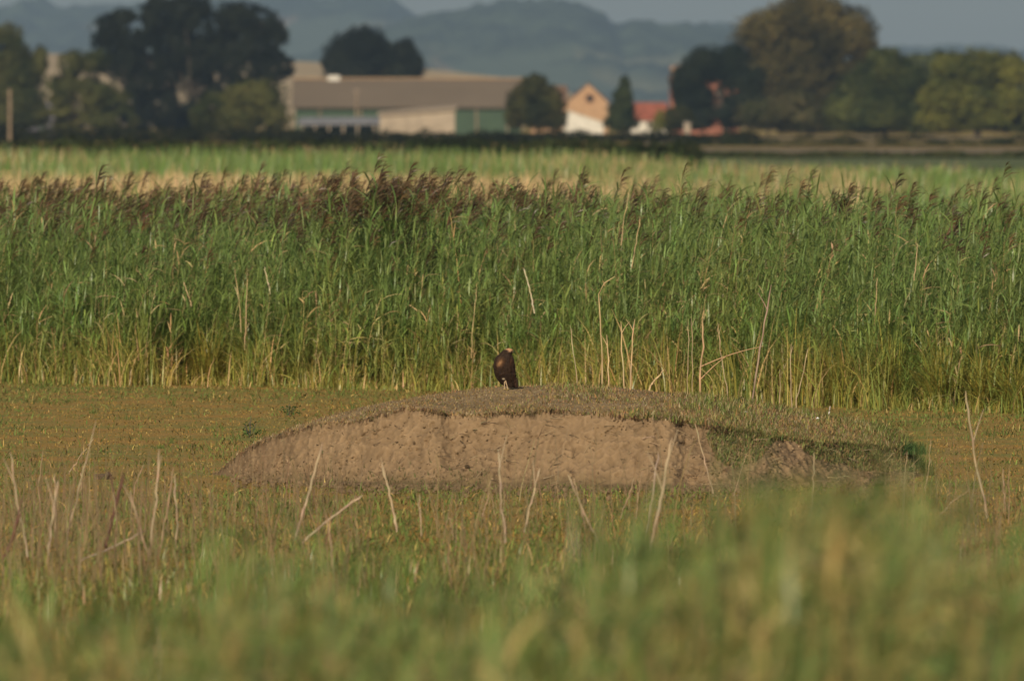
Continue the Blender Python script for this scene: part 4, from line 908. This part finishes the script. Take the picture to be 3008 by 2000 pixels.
for pts, w, kx in [([(1664, 1105), (1658, 1050), (1651, 985)], 4, 'e'), ([(1690, 1142), (1703, 1100), (1718, 1050)], 4, 'e'), ([(2315, 1178), (2312, 1120), (2309, 1078)], 5, 'r'), ([(2160, 1190), (2195, 1155), (2232, 1128)], 4, 'r'),
               ([(158, 1092), (185, 1050), (216, 1008)], 4, 'c'), ([(187, 1142), (187, 1110), (186, 1088)], 6, 'c'), ([(368, 1262), (385, 1170), (400, 1075)], 6, 'c'), ([(1465, 1195), (1470, 1140), (1476, 1085)], 5, 'p'),
               ([(1428, 1195), (1445, 1150), (1462, 1098)], 5, 'p'), ([(970, 1245), (968, 1190), (965, 1138)], 5, 'm'), ([(770, 1335), (762, 1260), (750, 1180)], 6, 'm'), ([(2080, 1190), (2084, 1100), (2090, 1040)], 4, 'r'),
               ([(1050, 1250), (1040, 1215), (1032, 1185)], 6, 'm'), ([(1110, 1190), (1122, 1150), (1130, 1105)], 4, 'm'), ([(92, 1180), (88, 1110), (100, 1035)], 4, 'c'), ([(265, 1265), (268, 1200), (262, 1130)], 5, 'c'), ([(300, 1190), (310, 1120), (330, 1070)], 4, 'c'), ([(2130, 1130), (2140, 1080), (2143, 1010)], 4, 'r')]:
    cane('dead_stalk', LB[kx], pts, w, BUFF, 'stalk', G1)
G2 = 'dry canes in front of the reedbed'
L_C = 'dry straw coloured cane standing before the green reeds behind the bank'
cane('bent_cane', 'tall straw cane snapped over at the top, before the reeds', [(1388, 880), (1384, 780), (1380, 662), (1398, 645), (1417, 636)], 6, STRAW, 'cane', G2, 136, down=1)
cane('bent_cane', 'kinked reddish cane with an arching side shoot before the reeds', [(1612, 895), (1613, 850), (1620, 800), (1617, 730)], 8, (0.42, 0.26, 0.14), 'cane', G2, 132, ((0.62, 4.6, 1.5), (0.52, 2.0, 1.8)), 1)
cane('tall_cane', 'tallest purplish brown cane rising behind the bank through the reeds', [(1733, 922), (1745, 830), (1762, 740), (1776, 655)], 7, (0.30, 0.20, 0.15), 'cane', G2, 130, ((0.6, 0.4, 1.6), (0.85, -0.8, 1.4)), 1)
cane('leaning_cane', 'thick short straw cane leaning low behind the crest of the bank', [(1494, 895), (1512, 872), (1530, 852)], 7, STRAW, 'cane', G2, 131, down=0)
cane('broken_cane', 'pale broken cane leaning high among the green reeds', [(1231, 716), (1220, 668), (1206, 618)], 5, (0.55, 0.45, 0.30), 'cane', G2, 157, down=0)
cane('broken_cane', 'short pale broken cane tip among the green reeds of the plumed side', [(622, 672), (616, 645), (609, 614)], 4, (0.55, 0.45, 0.30), 'cane', G2, 163)
for pts, w in [([(1437, 870), (1432, 800), (1430, 740)], 6), ([(1402, 880), (1400, 830), (1397, 770)], 6), ([(1330, 880), (1322, 820), (1313, 748)], 4), ([(1452, 870), (1455, 800), (1462, 735)], 6), ([(1595, 880), (1594, 800), (1592, 722)], 4),
               ([(1675, 900), (1662, 830), (1653, 742)], 4), ([(1583, 880), (1586, 790), (1585, 735)], 3), ([(1822, 910), (1820, 870), (1822, 790)], 4), ([(1835, 920), (1850, 860), (1862, 800)], 4), ([(1795, 905), (1797, 890), (1796, 850)], 4)]:
    xq = pts[0][0]; cane('dry_cane', 'dry straw cane close beside the tall snapped cane behind the bank' if xq < 1500 else ('dry straw cane close beside the kinked reddish cane behind the bank' if xq < 1700 else 'dry straw cane beyond the tall purplish cane, above the grassy end'), pts, w, STRAW if w > 4 else (0.38, 0.28, 0.17), 'cane', G2, 132 + RNG.uniform(-1, 3), ((0.9, RNG.uniform(-1, 1), 1.2),), 1)
L_D = 'dry straw cane slanting in the green reeds'
for pts in [[(555, 760), (552, 700), (540, 615)], [(563, 800), (566, 720), (570, 640)], [(1056, 880), (1050, 800), (1055, 720)], [(1085, 820), (1090, 740), (1098, 660)], [(1430, 560), (1437, 500), (1450, 440)], [(1455, 610), (1465, 560), (1474, 500)],
            [(960, 880), (975, 830), (988, 770)], [(440, 700), (430, 670), (422, 648)], [(2015, 720), (2018, 690), (2020, 640)], [(2105, 640), (2110, 600), (2114, 560)], [(265, 770), (300, 780), (390, 810)], [(330, 795), (360, 812), (396, 832)]]:
    xq, yq = pts[0][0], pts[0][1]; lab = 'straw cane lying slanted low in the reeds by the golden sedge tussock' if abs(pts[0][1] - pts[2][1]) < 60 and xq < 400 else 'upright straw cane above the golden sedge tussock in the reeds' if xq < 600 else 'straw cane in the reeds rising behind the bird of prey' if xq < 1200 else 'straw cane high among the reed tops above the snapped cane' if xq < 1500 else 'short straw cane deep in the reeds beyond the tall purplish cane'
    cane('reed_cane', lab, pts, 3.2, STRAW, 'cane', 'straw canes in the reeds', reed_edge((pts[0][0] * S_ - 1504) / F * 158) - 0.35)
# white stake and feathers on the bank
st = cane('white_stake', 'short white stake stuck in the grassy end of the bank', [(1910, 958), (1910, 945), (1912, 935)], 4.5, (0.75, 0.72, 0.65), 'stake', None, 123.5)
for px, py, dd, lab in [(2190, 1212, 120.5, 'small white feather caught in the grass of the bank, beside the bare earth'), (2402, 1230, 121.2, 'small white feather caught in the grass near the white stake')]:
    p_ = P(px, py, dd); root = tag(empty('feather', tuple(p_)), lab, 'feather')
    b = Batch(); t = np.linspace(0, 1, 6); q_ = p_ + np.stack([0.028 * (t - 0.5), 0.006 * t, 0.01 * np.sin(t * 3)], 1)
    b.ribbons(q_[None], np.array([[0.002, 0.010, 0.013, 0.012, 0.008, 0.002]]), np.array([[0.1, 0.3, 0.95]]), np.full((1, 6, 3), 0.75)); b.build('vane', M_STALK, root)
    b = Batch(); b.tubes(q_[None], np.full((1, 6), 0.0012), np.full((1, 6, 3), 0.6), 4); b.build('quill', M_STALK, root)
# leafy weeds beside the bank
for px, py, hh, lab in [(735, 1285, 0.16, 'green leafy weed growing at the shoulder of the bank'), (850, 1222, 0.10, 'low green leafy weed on the flat behind the bank shoulder'), (755, 1330, 0.10, 'small leafy weed rooted on the bare face of the bank')]:
    dd = GD(py) if py < 1300 else 122.0
    p_ = P(px, py, dd); root = tag(empty('leafy_weed', tuple(p_)), lab, 'weed'); b = Batch(); n = 46
    f = RNG.random(n); stp = p_ + np.stack([RNG.normal(0, 0.05, n), RNG.normal(0, 0.05, n), f * hh], 1); hd = rdir(n); t = np.linspace(0, 1, 4)
    Q = stp[:, None] + hd[:, None] * (t[None, :, None] * 0.05) + np.array([0, 0, 1.0]) * (np.sin(t * 2.2) * 0.025)[None, :, None]
    b.ribbons(Q, np.tile(np.array([[0.004, 0.02, 0.016, 0.002]]), (n, 1)), nrm(np.cross(hd, np.array([0, 0, 1.0])) + RNG.normal(0, 0.3, (n, 3))), np.repeat(jit(np.tile(np.array([[0.07, 0.12, 0.035]]), (n, 1)), 0.2)[:, None], 4, 1)); tag(b.build('leaf', M_WEED, root), kind='stuff')
    b = Batch(); q_ = np.stack([np.zeros(5), np.zeros(5), np.linspace(-0.03, hh, 5)], 1)[None] + p_ + np.linspace(0, 1, 5)[None, :, None] * RNG.normal(0, 0.03, (6, 1, 3)); b.tubes(q_, np.full((6, 5), 0.0025), np.full((6, 5, 3), 0.09), 4); tag(b.build('stem', M_STALK, root), kind='stuff')

# ------------------------------------------------------------------ marsh harrier
M_PLUM = mat_attr('plumage', 0.8, 0.1, 0.0, (70, 0.8, 0.01))
def harrier():
    D_ = 121.6
    bp = P(1483, 1141, D_)               # where the feet stand
    root = tag(empty('bird_of_prey', tuple(bp)), 'dark brown bird of prey with cream crown standing on the mud bank', 'bird')
    ZS = 300 / 1882.0 / F * D_            # metres per pixel of the enlarged view
    cx, cz = 840.0, 1160.0
    rows = [(420, 903, 930), (425, 880, 952), (436, 850, 972), (452, 814, 994), (480, 782, 1000), (505, 752, 992), (530, 722, 976), (560, 692, 980), (610, 656, 1000), (660, 638, 1012), (720, 630, 1022), (790, 633, 1030), (860, 645, 1038), (920, 662, 1044), (970, 686, 1050), (1015, 712, 1058), (1055, 744, 1066), (1090, 776, 1074), (1115, 830, 1080), (1135, 900, 1084), (1150, 950, 1080)]
    nseg = 56; V = []; zz = np.concatenate([np.linspace(420, 450, 14), np.linspace(455, 1150, 90)])
    a = np.array(rows, float); Lf = np.interp(zz, a[:, 0], a[:, 1]); Rt = np.interp(zz, a[:, 0], a[:, 2])
    k = np.exp(-0.5 * (np.arange(-4, 5) / 2.0) ** 2); k /= k.sum()
    sm = lambda v: np.where(np.arange(len(v)) < 12, v, np.convolve(np.pad(v, 4, mode='edge'), k, 'valid'))
    Lf, Rt = sm(Lf), sm(Rt)
    dep = np.interp(zz, [420, 428, 440, 470, 510, 600, 750, 900, 1000, 1060, 1150], [12, 36, 60, 84, 120, 170, 190, 165, 125, 85, 26])
    th = np.linspace(0, 2 * np.pi, nseg, endpoint=False)
    yo = np.interp(zz, [428, 520, 700, 900, 1150], [-20, -10, 0, 25, 70])       # wing tips and tail lie farther back
    for i in range(len(zz)):
        c, r = (Lf[i] + Rt[i]) / 2, (Rt[i] - Lf[i]) / 2
        X_ = c + r * np.sign(np.cos(th)) * np.abs(np.cos(th)) ** 0.9; Y_ = yo[i] + dep[i] * np.sin(th)
        # neck crease, folded wing edge and notch between wing tip and tail
        lx = (X_ - Lf[i]) / (Rt[i] - Lf[i] + 1e-6)
        front = np.clip(-np.sin(th), 0, 1)
        wedge = np.exp(-((lx - np.interp(zz[i], [560, 800, 1150], [0.50, 0.58, 0.70])) / 0.05) ** 2) * np.clip((zz[i] - 560) / 80, 0, 1)
        Y_ = Y_ + front * (26 * wedge)
        wing = np.clip((lx - np.interp(zz[i], [560, 800, 1150], [0.52, 0.62, 0.75])) * 9, 0, 1) * np.clip((zz[i] - 560) / 90, 0, 1)
        Y_ = Y_ - front * 22 * wing
        notch = np.exp(-((lx - 0.45) / 0.12) ** 2) * np.clip((zz[i] - 1075) / 70, 0, 1)
        Zr = zz[i] - notch * 45
        nk = np.exp(-((zz[i] - 528) / 14) ** 2) * 9
        V.append(np.stack([cx * 0 + X_ - np.sign(X_ - c) * nk, Y_, np.full(nseg, 1.0) * Zr], 1))
    V = np.array(V)                        # rows, seg, (x,y,zpix)
    n1 = fbm(V / np.array([16.0, 16.0, 48.0]), 3, 200) - 0.5
    nv = V.copy(); cc = V.mean(1, keepdims=True); nv[..., :2] += (V[..., :2] - cc[..., :2]) * (n1 * 0.16)[..., None]
    W = np.empty_like(nv); W[..., 0] = (nv[..., 0] - cx) * ZS; W[..., 1] = nv[..., 1] * ZS; W[..., 2] = (cz - nv[..., 2]) * ZS
    # colours
    X_, Z_ = V[..., 0], V[..., 2]; fr = V[..., 1] < yo[:, None] + 20
    C = np.tile(np.array([0.032, 0.019, 0.013]), V.shape[:2] + (1,)) * (1 + 1.5 * n1[..., None])
    def blob(x, z, rx, rz, rot=0.0):
        dx, dz = X_ - x, Z_ - z; u = dx * math.cos(rot) + dz * math.sin(rot); w = -dx * math.sin(rot) + dz * math.cos(rot)
        return np.clip(1.25 - np.sqrt((u / rx) ** 2 + (w / rz) ** 2) + 0.5 * n1, 0, 1)[..., None]
    def put(C, m, col): return C * (1 - m) + np.array(col) * m
    C = put(C, blob(760, 680, 70, 110, 0.45) * fr[..., None] * 0.7, (0.12, 0.058, 0.028))
    C = put(C, blob(748, 690, 34, 70, 0.5) * fr[..., None] * 0.75, (0.30, 0.165, 0.08))
    C = put(C, blob(955, 660, 22, 110, 0.1) * fr[..., None] * 0.5, (0.11, 0.05, 0.03))
    edge_x = np.interp(Z_, [560, 800, 1150], [985, 1000, 1050]); C = put(C, (np.exp(-((X_ - edge_x) / 14) ** 2) * np.clip((Z_ - 580) / 60, 0, 1) * fr * 0.6)[..., None], (0.12, 0.06, 0.038))
    cap = np.clip((456 + 0.16 * (X_ - 900) - Z_) / 12 + 0.8 * n1, 0, 1) * np.clip((X_ - 790) / 40, 0, 1); C = put(C, cap[..., None], (0.46, 0.24, 0.13))
    C = put(C, blob(935, 464, 40, 24) * 0.85, (0.46, 0.26, 0.15))
    C = put(C, blob(978, 482, 24, 30), (0.025, 0.014, 0.010))
    C = put(C, blob(985, 525, 12, 26) * 0.6, (0.30, 0.17, 0.10))
    C = put(C, blob(815, 980, 24, 20) * fr[..., None], (0.62, 0.52, 0.38))
    C = put(C, blob(1060, 1110, 26, 50) * 0.4, (0.10, 0.04, 0.025))
    nr = len(zz)
    Vv = W.reshape(-1, 3) + bp; i = np.arange(nr * nseg).reshape(nr, nseg); j = np.roll(i, -1, 1)
    Fq = np.stack([i[:-1], i[1:], j[1:], j[:-1]], -1).reshape(-1, 4)
    top = len(Vv); Vv = np.concatenate([Vv, [Vv[:nseg].mean(0) + [0, 0, 0.004]], [Vv[-nseg:].mean(0)]]); Cv = np.concatenate([C.reshape(-1, 3), [[0.5, 0.3, 0.17]], [[0.03, 0.018, 0.012]]])
    caps = [[top, i[0, q], j[0, q], j[0, q]] for q in range(0)]
    bm_f = np.concatenate([Fq, np.array([[i[0, q], j[0, q], j[0, (q + 1) % nseg], top] for q in range(0, nseg, 2)]), np.array([[j[-1, (q + 1) % nseg], j[-1, q], i[-1, q], top + 1] for q in range(0, nseg, 2)])])
    mesh_np('body', Vv, bm_f, M_PLUM, Cv, root, True)
    def wp(x, z, y): return bp + np.array([(x - cx) * ZS, y * ZS, (cz - z) * ZS])
    # hooked bill towards the right, eye
    b = Batch(); q_ = np.array([wp(980, 482, -45), wp(1000, 486, -52), wp(1012, 496, -55), wp(1012, 512, -55)]); b.tubes(q_[None], np.array([[17, 13, 8, 2.0]]) * ZS, np.array([[[0.30, 0.24, 0.05], [0.04, 0.035, 0.03], [0.02, 0.02, 0.02], [0.02, 0.02, 0.02]]]), 8); b.build('bill', M_STALK, root, True)
    bm = bmesh.new(); bmesh.ops.create_icosphere(bm, subdivisions=2, radius=8 * ZS); bmesh.ops.translate(bm, verts=bm.verts, vec=wp(968, 476, -72)); me = bpy.data.meshes.new('eye'); bm.to_mesh(me); bm.free(); link('eye', me, mat_plain('eye_dark', (0.02, 0.012, 0.008), 0.1, 0, 1, 0.6), root)
    # legs and toes
    for xt, xb, yt in ((838, 832, -40), (850, 893, -70)):
        b = Batch(); q_ = np.array([wp(xt, 1010, yt), wp((xt + xb) / 2, 1080, yt), wp(xb, 1158, yt), wp(xb + 1, 1180, yt)]); b.tubes(q_[None], np.array([[13, 10, 9, 9]]) * ZS, np.tile(np.array([[[0.44, 0.31, 0.19]]]), (1, 4, 1)), 8); lg = b.build('leg', M_STALK, root, True)
        for a_ in (-2.4, -1.57, -0.7, 1.57):
            e = wp(xb, 1178, yt); t = np.linspace(0, 1, 5)[:, None]; dv = np.array([math.cos(a_), math.sin(a_), 0]) * 38 * ZS
            q_ = e + dv * t + np.array([0, 0, 1.0]) * np.sin(t * 3.0) * 8 * ZS
            b = Batch(); b.tubes(q_[None], np.array([[7, 6.5, 6, 5, 1.5]]) * ZS, np.array([[[0.5, 0.36, 0.12]] * 4 + [[0.02, 0.02, 0.02]]]), 6); b.build('toe', M_STALK, lg, True)
    # tail and wing-tip feathers reaching to the ground
    for nm, fe in (('primary_feather', [(1046, 950, 1074, 1148, -10), (1032, 960, 1056, 1146, -2), (1060, 960, 1084, 1138, 10)]), ('tail_feather', [(905, 960, 940, 1150, -28), (925, 960, 960, 1152, -20), (890, 960, 920, 1142, -34), (945, 970, 975, 1146, -10)])):
        for (xa, za, xb, zb, yy) in fe:
            t = np.linspace(0, 1, 7); p0, p1 = wp(xa, za, yy - 40 * 0), wp(xb, zb, yy)
            q_ = p0[None] * (1 - t[:, None]) + p1[None] * t[:, None]
            b = Batch(); b.ribbons(q_[None], np.array([[16, 24, 27, 27, 25, 19, 5]]) * ZS, np.array([[0.97, -0.2, 0.12]]), np.tile(np.array([[[0.030, 0.018, 0.012]]]), (1, 7, 1)) * np.linspace(1, 0.8, 7)[None, :, None])
            V2 = b.V[0].copy(); V2[:, 1] += 0.0025; b.V.append(V2); b.F.append(b.F[0][:, ::-1] + b.n); b.C.append(b.C[0]); b.n += len(V2)
            b.build(nm, M_PLUM, root)
harrier()

# ------------------------------------------------------------------ haze
def haze():
    x0, x1, y0, y1, z0, z1 = -3600, 3600, -400, 21500, -2.5, 190
    o = box('haze', x0, x1, y0, y1, z0, z1, None, None)
    m = bpy.data.materials.new('haze_air'); m.use_nodes = True
    N, L = m.node_tree.nodes, m.node_tree.links
    N.remove(N['Principled BSDF'])
    v = N.new('ShaderNodeVolumePrincipled')
    v.inputs['Color'].default_value = (0.56, 0.76, 1.0, 1)
    v.inputs['Density'].default_value = 5.2e-5
    v.inputs['Anisotropy'].default_value = 0.12
    L.new(v.outputs[0], N['Material Output'].inputs['Volume'])
    o.data.materials.append(m)
    tag(o, 'thin blue summer haze over the marsh', 'haze', None, 'stuff')
haze()
